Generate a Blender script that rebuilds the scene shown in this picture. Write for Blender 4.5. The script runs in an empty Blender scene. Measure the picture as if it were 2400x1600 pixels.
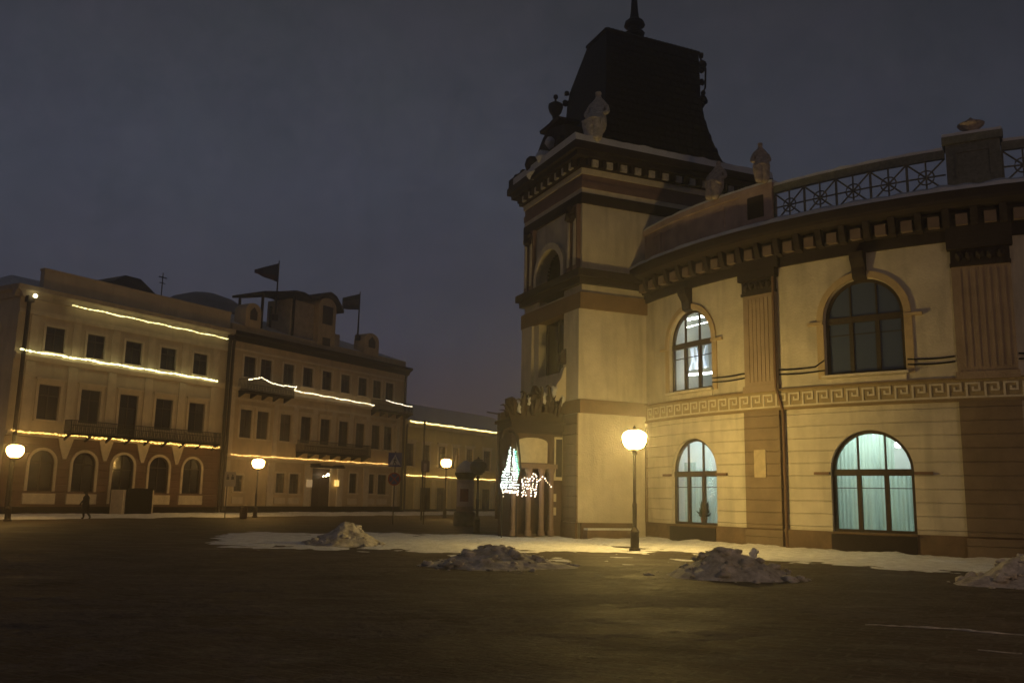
import bpy, bmesh, math, random
from mathutils import Vector, Matrix, noise
R = math.radians
random.seed(7)
SC = bpy.context.scene
COL = SC.collection

# ------------------------------------------------------------------ camera, sky, exposure
cam_d = bpy.data.cameras.new('camera'); cam = bpy.data.objects.new('camera', cam_d); COL.objects.link(cam)
cam_d.lens = 31.5; cam_d.sensor_width = 36; cam_d.clip_end = 3000; cam_d.clip_start = 0.1
_p = R(9.86); _f = Vector((0, math.cos(_p), math.sin(_p))); _r = Vector((1, 0, 0)); _u = _r.cross(_f)
_c, _s = math.cos(0.02), math.sin(0.02)
_r2 = _c*_r + _s*_u; _u2 = -_s*_r + _c*_u
_m = Matrix.Identity(4)
for i in range(3):
    _m[i][0] = _r2[i]; _m[i][1] = _u2[i]; _m[i][2] = -_f[i]
_m[2][3] = 1.75
cam.matrix_world = _m
SC.camera = cam

world = bpy.data.worlds.new("World"); SC.world = world; world.use_nodes = True
nt = world.node_tree; N = nt.nodes; L = nt.links; N.clear()
out = N.new('ShaderNodeOutputWorld'); bg = N.new('ShaderNodeBackground'); L.new(bg.outputs[0], out.inputs[0])
tc = N.new('ShaderNodeTexCoord'); sep = N.new('ShaderNodeSeparateXYZ'); L.new(tc.outputs['Generated'], sep.inputs[0])
ramp = N.new('ShaderNodeValToRGB'); L.new(sep.outputs[2], ramp.inputs[0])
cr = ramp.color_ramp
cr.elements[0].position = 0.0; cr.elements[0].color = (0.046, 0.034, 0.040, 1)
cr.elements[1].position = 1.0; cr.elements[1].color = (0.020, 0.021, 0.026, 1)
for pos, c in ((0.07, (0.043, 0.034, 0.046)), (0.17, (0.044, 0.046, 0.066)), (0.32, (0.042, 0.046, 0.064)), (0.5, (0.030, 0.031, 0.038))):
    e = cr.elements.new(pos); e.color = (*c, 1)
# cloud unevenness, and a darker sky towards the museum side
nz = N.new('ShaderNodeTexNoise'); nz.inputs['Scale'].default_value = 1.6; nz.inputs['Detail'].default_value = 3; L.new(tc.outputs['Generated'], nz.inputs[0])
mr = N.new('ShaderNodeMapRange'); L.new(nz.outputs[0], mr.inputs[0]); mr.inputs[1].default_value = .3; mr.inputs[2].default_value = .7; mr.inputs[3].default_value = .82; mr.inputs[4].default_value = 1.15
mx = N.new('ShaderNodeMapRange'); L.new(sep.outputs[0], mx.inputs[0]); mx.inputs[1].default_value = -.35; mx.inputs[2].default_value = .5; mx.inputs[3].default_value = 1.12; mx.inputs[4].default_value = .72
mu = N.new('ShaderNodeMath'); mu.operation = 'MULTIPLY'; L.new(mr.outputs[0], mu.inputs[0]); L.new(mx.outputs[0], mu.inputs[1])
nf = N.new('ShaderNodeTexNoise'); nf.inputs['Scale'].default_value = 9; nf.inputs['Detail'].default_value = 8; nf.inputs['Roughness'].default_value = .8; L.new(tc.outputs['Generated'], nf.inputs[0])
mf = N.new('ShaderNodeMapRange'); L.new(nf.outputs[0], mf.inputs[0]); mf.inputs[1].default_value = .3; mf.inputs[2].default_value = .7; mf.inputs[3].default_value = .90; mf.inputs[4].default_value = 1.18
m3 = N.new('ShaderNodeMath'); m3.operation = 'MULTIPLY'; L.new(mu.outputs[0], m3.inputs[0]); L.new(mf.outputs[0], m3.inputs[1])
hu = N.new('ShaderNodeMix'); hu.data_type = 'RGBA'; hu.blend_type = 'MULTIPLY'; hu.inputs[0].default_value = .16; L.new(ramp.outputs[0], hu.inputs[6]); L.new(nf.outputs['Color'], hu.inputs[7])
m4 = N.new('ShaderNodeMath'); m4.operation = 'MULTIPLY'; L.new(m3.outputs[0], m4.inputs[0]); m4.inputs[1].default_value = 1.22
L.new(hu.outputs[2], bg.inputs[0]); L.new(m4.outputs[0], bg.inputs[1])

SC.view_settings.view_transform = 'Standard'; SC.view_settings.look = 'None'
SC.view_settings.exposure = 0.0; SC.view_settings.gamma = 1.0; SC.view_settings.use_curve_mapping = False
SC.cycles.max_bounces = 5; SC.cycles.diffuse_bounces = 3; SC.cycles.volume_bounces = 0
SC.cycles.use_denoising = True
SC.cycles.sample_clamp_indirect = 0.0

SODIUM = (1.0, 0.68, 0.19)

# ------------------------------------------------------------------ materials
def mat(name, col, rough=.8, var=.12, scale=1.5, bump=0, bscale=20, metal=0, spec=.3, stain=0, groove=None, col2=None, flute=None):
    m = bpy.data.materials.new(name); m.use_nodes = True
    n = m.node_tree.nodes; l = m.node_tree.links; b = n['Principled BSDF']
    b.inputs['Roughness'].default_value = rough; b.inputs['Metallic'].default_value = metal
    b.inputs['Specular IOR Level'].default_value = spec
    g = n.new('ShaderNodeNewGeometry')
    t = n.new('ShaderNodeTexNoise'); t.inputs['Scale'].default_value = scale; t.inputs['Detail'].default_value = 7; t.inputs['Roughness'].default_value = .65
    l.new(g.outputs['Position'], t.inputs['Vector'])
    r = n.new('ShaderNodeValToRGB'); l.new(t.outputs[0], r.inputs[0])
    c2 = col2 or tuple(c*(1-2.2*var) for c in col)
    r.color_ramp.elements[0].position = .3; r.color_ramp.elements[0].color = (*c2, 1)
    r.color_ramp.elements[1].position = .68; r.color_ramp.elements[1].color = (*[min(1, c*(1+var)) for c in col], 1)
    last = r.outputs[0]
    if stain:
        mp = n.new('ShaderNodeMapping'); mp.inputs['Scale'].default_value = (1.3, 1.3, .16); l.new(g.outputs['Position'], mp.inputs[0])
        t2 = n.new('ShaderNodeTexNoise'); t2.inputs['Scale'].default_value = 1.8; t2.inputs['Detail'].default_value = 6; l.new(mp.outputs[0], t2.inputs[0])
        m2 = n.new('ShaderNodeMapRange'); l.new(t2.outputs[0], m2.inputs[0]); m2.inputs[1].default_value = .5; m2.inputs[2].default_value = .8; m2.inputs[3].default_value = 0; m2.inputs[4].default_value = stain
        mm = n.new('ShaderNodeMix'); mm.data_type = 'RGBA'; l.new(m2.outputs[0], mm.inputs[0]); l.new(last, mm.inputs[6]); mm.inputs[7].default_value = (*[c*.45 for c in col], 1)
        last = mm.outputs[2]
    l.new(last, b.inputs['Base Color'])
    prev = None
    def addb(src, st, dist):
        nonlocal prev
        bb = n.new('ShaderNodeBump'); bb.inputs['Strength'].default_value = st; bb.inputs['Distance'].default_value = dist
        l.new(src, bb.inputs['Height'])
        if prev: l.new(prev, bb.inputs['Normal'])
        prev = bb.outputs[0]
    if bump:
        t3 = n.new('ShaderNodeTexNoise'); t3.inputs['Scale'].default_value = bscale; t3.inputs['Detail'].default_value = 5
        l.new(g.outputs['Position'], t3.inputs['Vector']); addb(t3.outputs[0], bump, .05)
    if groove:
        sp = n.new('ShaderNodeSeparateXYZ'); l.new(g.outputs['Position'], sp.inputs[0])
        a = n.new('ShaderNodeMath'); a.operation = 'DIVIDE'; l.new(sp.outputs[2], a.inputs[0]); a.inputs[1].default_value = groove
        fr = n.new('ShaderNodeMath'); fr.operation = 'FRACT'; l.new(a.outputs[0], fr.inputs[0])
        pp = n.new('ShaderNodeMath'); pp.operation = 'PINGPONG'; l.new(fr.outputs[0], pp.inputs[0]); pp.inputs[1].default_value = .5
        mr_ = n.new('ShaderNodeMapRange'); l.new(pp.outputs[0], mr_.inputs[0]); mr_.inputs[1].default_value = 0; mr_.inputs[2].default_value = .07
        addb(mr_.outputs[0], .9, .035)
    if prev: l.new(prev, b.inputs['Normal'])
    return m

def emit(name, col, st, base=(.8, .8, .8)):
    m = bpy.data.materials.new(name); m.use_nodes = True
    n = m.node_tree.nodes; b = n['Principled BSDF']
    b.inputs['Base Color'].default_value = (*base, 1)
    b.inputs['Emission Color'].default_value = (*col, 1); b.inputs['Emission Strength'].default_value = st
    return m

M = {}
M['cream'] = mat('cream_plaster', (.56, .505, .405), .85, .10, .9, .35, 14, stain=.6)
M['cream_rust'] = mat('cream_rusticated_plaster', (.56, .505, .405), .85, .10, .9, .35, 14, stain=.5, groove=.46)
M['cream_trim'] = mat('pale_trim', (.60, .54, .43), .8, .08, 3, .3, 18, stain=.3)
M['brown'] = mat('brown_plaster', (.17, .10, .062), .85, .12, 1.2, .3, 16, stain=.3)
M['brown_rust'] = mat('brown_rusticated_plaster', (.215, .158, .105), .85, .12, 1.2, .3, 16, stain=.3, groove=.46)
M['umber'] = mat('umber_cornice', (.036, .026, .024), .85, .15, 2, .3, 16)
M['mauve'] = mat('mauve_band', (.20, .13, .12), .85, .12, 2, .2, 16)
M['pilaster'] = mat('fluted_pilaster_plaster', (.33, .25, .18), .85, .1, 1.5, .3, 16, stain=.3)
M['parapet'] = mat('parapet_stone', (.40, .30, .28), .85, .14, 1.5, .4, 14, stain=.5)
M['plinth'] = mat('plinth_stone', (.17, .115, .07), .8, .15, 2, .4, 12, stain=.3)
M['roof_dark'] = mat('dark_scaled_roof', (.012, .011, .011), .6, .3, 5, .8, 6, metal=0)
M['iron'] = mat('dark_iron', (.022, .020, .018), .5, .2, 8, .1, 30, metal=.3, spec=.5)
M['grille'] = mat('grey_green_iron', (.15, .155, .135), .6, .2, 8, .1, 30)
M['frame_wood'] = mat('dark_window_frame', (.055, .04, .028), .6, .2, 9, .1, 30)
M['stone'] = mat('pale_sculpture_stone', (.55, .51, .44), .85, .2, 6, .5, 20)
M['stone_pink'] = mat('rosy_sculpture_stone', (.44, .37, .32), .85, .25, 6, .5, 20)
M['snow'] = mat('snow', (.80, .80, .82), .7, .12, 3, .7, 9, spec=.2)
M['snow_roof'] = mat('roof_snow', (.60, .61, .64), .75, .08, 1, .3, 3)
M['snow_dirty'] = mat('dirty_snow', (.58, .54, .49), .85, .3, 3.5, 1, 7, col2=(.24, .21, .17))
M['h_beige'] = mat('beige_plaster', (.56, .47, .35), .88, .1, .6, .2, 12, stain=.4)
M['h_red'] = mat('russet_plaster', (.185, .11, .075), .88, .14, .8, .2, 12, stain=.3, groove=.5)
M['h_ochre'] = mat('ochre_plaster', (.56, .44, .28), .88, .12, .6, .2, 12, stain=.4)
M['h_yellow'] = mat('yellow_plaster', (.55, .44, .20), .88, .1, .6, .2, 12, stain=.3)
M['h_trim'] = mat('light_house_trim', (.64, .55, .42), .85, .08, 2, .2, 16, stain=.3)
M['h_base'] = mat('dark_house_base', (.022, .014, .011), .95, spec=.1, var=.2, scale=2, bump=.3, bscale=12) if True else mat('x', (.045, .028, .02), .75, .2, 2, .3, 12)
M['h_cornice'] = mat('house_cornice_grey', (.42, .36, .29), .85, .15, 2, .2, 14)
M['pipe'] = mat('drainpipe_metal', (.06, .045, .032), .5, .2, 8, 0, metal=.3)
M['pole'] = mat('dark_painted_pole', (.05, .033, .018), .45, .2, 8, .1, 40, metal=.2, spec=.5)
M['blue_sign'] = mat('blue_sign_face', (.05, .06, .30), .4, .05, 5)
M['red_sign'] = mat('red_sign_face', (.40, .03, .03), .4, .05, 5)
M['white_sign'] = mat('white_sign_face', (.75, .72, .68), .4, .04, 5)
M['black'] = mat('black_paint', (.012, .011, .012), .95, .2, 9, spec=.05)
M['coat'] = mat('dark_coat_cloth', (.018, .016, .016), .9, .3, 12, .4, 40)
M['skin'] = mat('skin', (.45, .28, .2), .6, .05, 9)
M['paper'] = mat('poster_paper', (.55, .42, .40), .8, .1, 9)
M['maroon'] = mat('poster_maroon', (.24, .05, .05), .7, .3, 9)
M['door'] = mat('dark_wooden_door', (.05, .026, .016), .6, .3, 4, .2, 20)
M['curt_teal'] = None
M['room'] = mat('room_wall_paint', (.6, .62, .6), .8, .05, 2)
M['plant'] = mat('house_plant_leaf', (.03, .06, .02), .6, .3, 9)
M['clay'] = mat('clay_pot', (.3, .12, .06), .7, .2, 9)
M['bus'] = mat('bronze_metal', (.045, .028, .02), .5, .3, 6, .3, 12, metal=.3)

def glass_dark(name, col, rough=.12):
    m = bpy.data.materials.new(name); m.use_nodes = True
    b = m.node_tree.nodes['Principled BSDF']; b.inputs['Base Color'].default_value = (*col, 1)
    b.inputs['Roughness'].default_value = rough; b.inputs['Specular IOR Level'].default_value = .5
    n = m.node_tree.nodes; l = m.node_tree.links
    g = n.new('ShaderNodeNewGeometry'); t = n.new('ShaderNodeTexNoise'); t.inputs['Scale'].default_value = 1.3; l.new(g.outputs['Position'], t.inputs[0])
    bb = n.new('ShaderNodeBump'); bb.inputs['Strength'].default_value = .15; bb.inputs['Distance'].default_value = .1; l.new(t.outputs[0], bb.inputs['Height']); l.new(bb.outputs[0], b.inputs['Normal'])
    return m
M['glass_dark'] = glass_dark('dark_glass', (.016, .012, .010))
M['glass_sky_tint'] = glass_dark('sky_tinted_dark_glass', (.055, .078, .14), .3)  # reflected sky and curtains behind are put into the base colour
def glass_clear(name):
    m = bpy.data.materials.new(name); m.use_nodes = True
    n = m.node_tree.nodes; l = m.node_tree.links; n.clear()
    o = n.new('ShaderNodeOutputMaterial'); mix = n.new('ShaderNodeMixShader'); mix.inputs[0].default_value = .10
    a = n.new('ShaderNodeBsdfTransparent'); a.inputs[0].default_value = (.9, .93, .92, 1)
    b = n.new('ShaderNodeBsdfGlossy'); b.inputs['Roughness'].default_value = .08; b.inputs[0].default_value = (.8, .8, .8, 1)
    l.new(a.outputs[0], mix.inputs[1]); l.new(b.outputs[0], mix.inputs[2]); l.new(mix.outputs[0], o.inputs[0])
    return m
M['glass'] = glass_clear('window_glass')
def curtain_mat(name, col, tr=.75):
    m = bpy.data.materials.new(name); m.use_nodes = True
    n = m.node_tree.nodes; l = m.node_tree.links; n.clear()
    o = n.new('ShaderNodeOutputMaterial'); mix = n.new('ShaderNodeMixShader'); mix.inputs[0].default_value = tr
    d = n.new('ShaderNodeBsdfDiffuse'); t = n.new('ShaderNodeBsdfTranslucent')
    g = n.new('ShaderNodeNewGeometry'); mp = n.new('ShaderNodeMapping'); mp.inputs['Scale'].default_value = (6, 6, .35); l.new(g.outputs['Position'], mp.inputs[0])
    tx = n.new('ShaderNodeTexNoise'); tx.inputs['Scale'].default_value = 1.2; l.new(mp.outputs[0], tx.inputs[0])
    r = n.new('ShaderNodeValToRGB'); l.new(tx.outputs[0], r.inputs[0])
    r.color_ramp.elements[0].position = .3; r.color_ramp.elements[0].color = (*[c*.75 for c in col], 1)
    r.color_ramp.elements[1].position = .7; r.color_ramp.elements[1].color = (*col, 1)
    l.new(r.outputs[0], d.inputs[0]); l.new(r.outputs[0], t.inputs[0])
    l.new(d.outputs[0], mix.inputs[1]); l.new(t.outputs[0], mix.inputs[2]); l.new(mix.outputs[0], o.inputs[0])
    return m
M['curt_teal'] = curtain_mat('teal_curtain_cloth', (.64, .78, .70))
M['curt_pale'] = curtain_mat('pale_curtain_cloth', (.62, .74, .70))
M['lantern'] = emit('lit_lantern_glass', SODIUM, 250)
M['lantern_warm'] = emit('warm_lantern_glass', (1.0, .62, .35), 290)
M['lantern_far'] = emit('dimmer_lantern_glass', (1.0, .56, .14), 85)
M['lantern_off'] = glass_dark('unlit_lantern_glass', (.06, .05, .04), .3)

# ------------------------------------------------------------------ mesh helpers
WO = {}                                       # world origin of every parent
class MB:
    def __init__(self): self.v = []; self.f = []; self.m = []
    def mark(self): self.m.append((len(self.v), len(self.f)))
    def each(self, name, m, parent, **kw):        # one object for every marked piece
        e = self.m+[(len(self.v), len(self.f))]
        for (v0, f0), (v1, f1) in zip(e, e[1:]):
            q = MB(); q.v = self.v[v0:v1]; q.f = [tuple(i-v0 for i in f) for f in self.f[f0:f1]]; q.build(name, m, parent, **kw)
    def add(self, vs, fs):
        o = len(self.v); self.v += [Vector(p) for p in vs]; self.f += [tuple(i+o for i in q) for q in fs]
    def hexa(self, c): self.add(c, [(0, 3, 2, 1), (4, 5, 6, 7), (0, 1, 5, 4), (1, 2, 6, 5), (2, 3, 7, 6), (3, 0, 4, 7)])
    def box(self, x0, x1, y0, y1, z0, z1):
        self.hexa([(x0, y0, z0), (x1, y0, z0), (x1, y1, z0), (x0, y1, z0), (x0, y0, z1), (x1, y0, z1), (x1, y1, z1), (x0, y1, z1)])
    def tube(self, pts, r, n=6, cap=True):
        pts = [Vector(p) for p in pts]; rs = r if isinstance(r, (list, tuple)) else [r]*len(pts)
        vs = []
        for i, p in enumerate(pts):
            t = (pts[min(i+1, len(pts)-1)]-pts[max(i-1, 0)]).normalized()
            a = t.orthogonal().normalized() if abs(t.z) > .95 else t.cross(Vector((0, 0, 1))).normalized()
            b = t.cross(a)
            for k in range(n):
                w = 2*math.pi*k/n; vs.append(p+(a*math.cos(w)+b*math.sin(w))*rs[i])
        fs = [(i*n+k, i*n+(k+1) % n, (i+1)*n+(k+1) % n, (i+1)*n+k) for i in range(len(pts)-1) for k in range(n)]
        if cap: fs += [tuple(range(n))[::-1], tuple((len(pts)-1)*n+k for k in range(n))]
        self.add(vs, fs)
    def lathe(self, prof, c=(0, 0, 0), n=16):
        vs = []
        for r, z in prof:
            for k in range(n):
                w = 2*math.pi*(k+.5)/n; vs.append((c[0]+r*math.cos(w), c[1]+r*math.sin(w), c[2]+z))
        fs = [(i*n+k, i*n+(k+1) % n, (i+1)*n+(k+1) % n, (i+1)*n+k) for i in range(len(prof)-1) for k in range(n)]
        fs += [tuple(range(n))[::-1], tuple((len(prof)-1)*n+k for k in range(n))]
        self.add(vs, fs)
    def blob(self, c, r, sub=1, amp=0, sc=(1, 1, 1)):
        bm = bmesh.new(); bmesh.ops.create_icosphere(bm, subdivisions=sub, radius=1)
        o = Vector(c); vs = []
        for v in bm.verts:
            k = 1+amp*noise.noise(v.co*1.7+o*3.1)
            vs.append(o+Vector((v.co.x*sc[0], v.co.y*sc[1], v.co.z*sc[2]))*r*k)
        self.add(vs, [tuple(x.index for x in f.verts) for f in bm.faces]); bm.free()
    def build(self, name, m, parent=None, origin=None, smooth=False, recalc=True):
        o = Vector(origin) if origin is not None else (WO[parent.name] if parent else Vector((0, 0, 0)))
        me = bpy.data.meshes.new(name); me.from_pydata([tuple(p-o) for p in self.v], [], self.f); me.update()
        if recalc:
            bm = bmesh.new(); bm.from_mesh(me); bmesh.ops.recalc_face_normals(bm, faces=bm.faces); bm.to_mesh(me); bm.free()
        if smooth:
            for p in me.polygons: p.use_smooth = True
        for mm in (m if isinstance(m, (list, tuple)) else [m]): me.materials.append(mm)
        ob = bpy.data.objects.new(name, me); COL.objects.link(ob)
        if parent: ob.parent = parent; ob.location = (0, 0, 0)
        else: ob.location = o
        WO[ob.name] = o
        return ob
def tag(o, label, cat, group=None, kind=None):
    if label: o['label'] = label
    if cat: o['category'] = cat
    if group: o['group'] = group
    if kind: o['kind'] = kind
    return o
def thing(name, loc, label, cat, group=None):
    o = bpy.data.objects.new(name, None); o.empty_display_size = .3; COL.objects.link(o); o.location = loc; WO[o.name] = Vector(loc)
    return tag(o, label, cat, group)
def copy_tree(o, parent=None):
    c = o.copy(); COL.objects.link(c); c.parent = parent
    for ch in list(o.children): copy_tree(ch, c)
    return c

# facade frames: (s along, n outwards, z) -> world
def flat(ox, oy, az, flip=1):
    a = R(az); d = Vector((math.sin(a), math.cos(a), 0)); n = Vector((d.y, -d.x, 0))*flip; o = Vector((ox, oy, 0))
    return lambda s, nn, z: o+d*s+n*nn+Vector((0, 0, z))
HS = flat(-31.218, 58.641, 31)
SIDE = flat(3.147, 40.0, 66)
FRONT = flat(3.147, 40.0, -24, -1)
AX, AY, APH, AK = 6.95327482, 39.68583661, -1.16331254, 0.04917165
def WING(s, n, z):
    t = APH+AK*s
    return Vector((AX+(math.sin(t)-math.sin(APH))/AK+n*math.sin(t), AY-(math.cos(t)-math.cos(APH))/AK-n*math.cos(t), z))

def fbox(mb, F, s0, s1, n0, n1, z0, z1, seg=None):
    if seg is None: seg = max(1, int((s1-s0)/.6)) if F is WING else 1
    vs = []
    for i in range(seg+1):
        s = s0+(s1-s0)*i/seg
        vs += [F(s, n0, z0), F(s, n1, z0), F(s, n1, z1), F(s, n0, z1)]
    fs = []
    for i in range(seg):
        a, b = i*4, i*4+4
        for k in range(4): fs.append((a+k, a+(k+1) % 4, b+(k+1) % 4, b+k))
    fs += [(3, 2, 1, 0), (seg*4, seg*4+1, seg*4+2, seg*4+3)]
    mb.add(vs, fs)
def fprof(mb, F, s0, s1, prof, seg=None):       # closed profile of (n, z) swept along s
    if seg is None: seg = max(1, int((s1-s0)/.6)) if F is WING else 1
    k = len(prof); vs = []
    for i in range(seg+1):
        s = s0+(s1-s0)*i/seg; vs += [F(s, n, z) for n, z in prof]
    fs = [(i*k+j, i*k+(j+1) % k, (i+1)*k+(j+1) % k, (i+1)*k+j) for i in range(seg) for j in range(k)]
    fs += [tuple(range(k))[::-1], tuple(seg*k+j for j in range(k))]
    mb.add(vs, fs)
def fpoly(mb, F, pts, n0, n1):                   # polygon of (s, z), thickness n0..n1
    k = len(pts)
    mb.add([F(s, n0, z) for s, z in pts]+[F(s, n1, z) for s, z in pts],
           [tuple(range(k))[::-1], tuple(range(k, 2*k))]+[(j, (j+1) % k, k+(j+1) % k, k+j) for j in range(k)])
def ztop(op, s):
    s0, s1, z0, zs, zt = op                      # opening: s range, sill, spring, crown (spring==crown: flat head)
    if zt <= zs: return zs
    u = (s-(s0+s1)/2)/((s1-s0)/2); u = max(-1, min(1, u))
    return zs+(zt-zs)*math.sqrt(max(0, 1-u*u))
def wall(mb, F, s0, s1, z0, z1, n, ops=(), depth=.3, step=None):
    br = {s0, s1}
    for op in ops:
        br.add(op[0]); br.add(op[1])
        if op[4] > op[3]:
            c, h = (op[0]+op[1])/2, (op[1]-op[0])/2
            for k in range(1, 24): br.add(c-h*math.cos(math.pi*k/24))
    br = sorted(b for b in br if s0-1e-6 <= b <= s1+1e-6)
    if step:
        nb = []
        for a, b in zip(br, br[1:]):
            q = max(1, int(math.ceil((b-a)/step))); nb += [a+(b-a)*i/q for i in range(q)]
        br = nb+[br[-1]]
    for a, b in zip(br, br[1:]):
        if b-a < 1e-5: continue
        mid = (a+b)/2; lo = [(z0, z0)]; cuts = sorted([op for op in ops if op[0] < mid < op[1]], key=lambda q: q[2])
        cur = (z0, z0)
        for op in cuts:
            if op[2] > min(cur)+1e-4: mb.add([F(a, n, cur[0]), F(b, n, cur[1]), F(b, n, op[2]), F(a, n, op[2])], [(0, 1, 2, 3)])
            ta, tb = ztop(op, a), ztop(op, b)
            mb.add([F(a, n, ta), F(b, n, tb), F(b, n-depth, tb), F(a, n-depth, ta)], [(0, 1, 2, 3)])
            mb.add([F(a, n, op[2]), F(b, n, op[2]), F(b, n-depth, op[2]), F(a, n-depth, op[2])], [(0, 1, 2, 3)])
            cur = (ta, tb)
        mb.add([F(a, n, cur[0]), F(b, n, cur[1]), F(b, n, z1), F(a, n, z1)], [(0, 1, 2, 3)])
    for op in ops:
        for s in (op[0], op[1]):
            mb.add([F(s, n, op[2]), F(s, n, op[3]), F(s, n-depth, op[3]), F(s, n-depth, op[2])], [(0, 1, 2, 3)])
def archring(mb, F, op, w, n0, n1, legs=True, seg=20):
    c, h = (op[0]+op[1])/2, (op[1]-op[0])/2; v = op[4]-op[3]
    P = []
    if legs: P.append((-h, op[2], -h-w, op[2]))
    if v > 0:
        for k in range(seg+1):
            a = math.pi*(1-k/seg); P.append((h*math.cos(a), op[3]+v*math.sin(a), (h+w)*math.cos(a), op[3]+(v+w)*math.sin(a)))
    else:
        P += [(-h, op[3], -h-w, op[3]+w), (h, op[3], h+w, op[3]+w)]
    if legs: P.append((h, op[2], h+w, op[2]))
    for p, q in zip(P, P[1:]):
        mb.hexa([F(c+p[0], n0, p[1]), F(c+q[0], n0, q[1]), F(c+q[2], n0, q[3]), F(c+p[2], n0, p[3]),
                 F(c+p[0], n1, p[1]), F(c+q[0], n1, q[1]), F(c+q[2], n1, q[3]), F(c+p[2], n1, p[3])])
def pane_mesh(mb, F, op, n):
    c, h = (op[0]+op[1])/2, (op[1]-op[0])/2; k = 16
    for i in range(k):
        a, b = op[0]+(op[1]-op[0])*i/k, op[0]+(op[1]-op[0])*(i+1)/k
        mb.add([F(a, n, op[2]), F(b, n, op[2]), F(b, n, max(op[2]+.01, ztop(op, b))), F(a, n, max(op[2]+.01, ztop(op, a)))], [(0, 1, 2, 3)])

def extrude_skin(chains, radii, name, m, parent=None, loc=(0, 0, 0), rot=0, sub=1):
    """chains: list of (vertex positions), edges; grows a skin and returns a plain mesh object"""
    verts, edges = chains
    me = bpy.data.meshes.new(name+'_sk'); me.from_pydata(verts, edges, []); me.update()
    ob = bpy.data.objects.new(name+'_sk', me); COL.objects.link(ob)
    ob.modifiers.new('s', 'SKIN'); ob.modifiers.new('d', 'SUBSURF').levels = sub
    for i, v in enumerate(me.skin_vertices[0].data):
        r = radii[i]; v.radius = r if isinstance(r, tuple) else (r, r); v.use_root = (i == 0)
    dg = bpy.context.evaluated_depsgraph_get(); dg.update()
    nm = bpy.data.meshes.new_from_object(ob.evaluated_get(dg)); nm.name = name
    bpy.data.objects.remove(ob, do_unlink=True); bpy.data.meshes.remove(me)
    nm.materials.clear()
    for mm in (m if isinstance(m, (list, tuple)) else [m]): nm.materials.append(mm)
    for p in nm.polygons: p.use_smooth = True
    o = bpy.data.objects.new(name, nm); COL.objects.link(o); o.location = loc; o.rotation_euler = (0, 0, rot)
    if parent: o.parent = parent; o.location = (0, 0, 0)
    WO[o.name] = Vector(loc)
    return o

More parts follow.
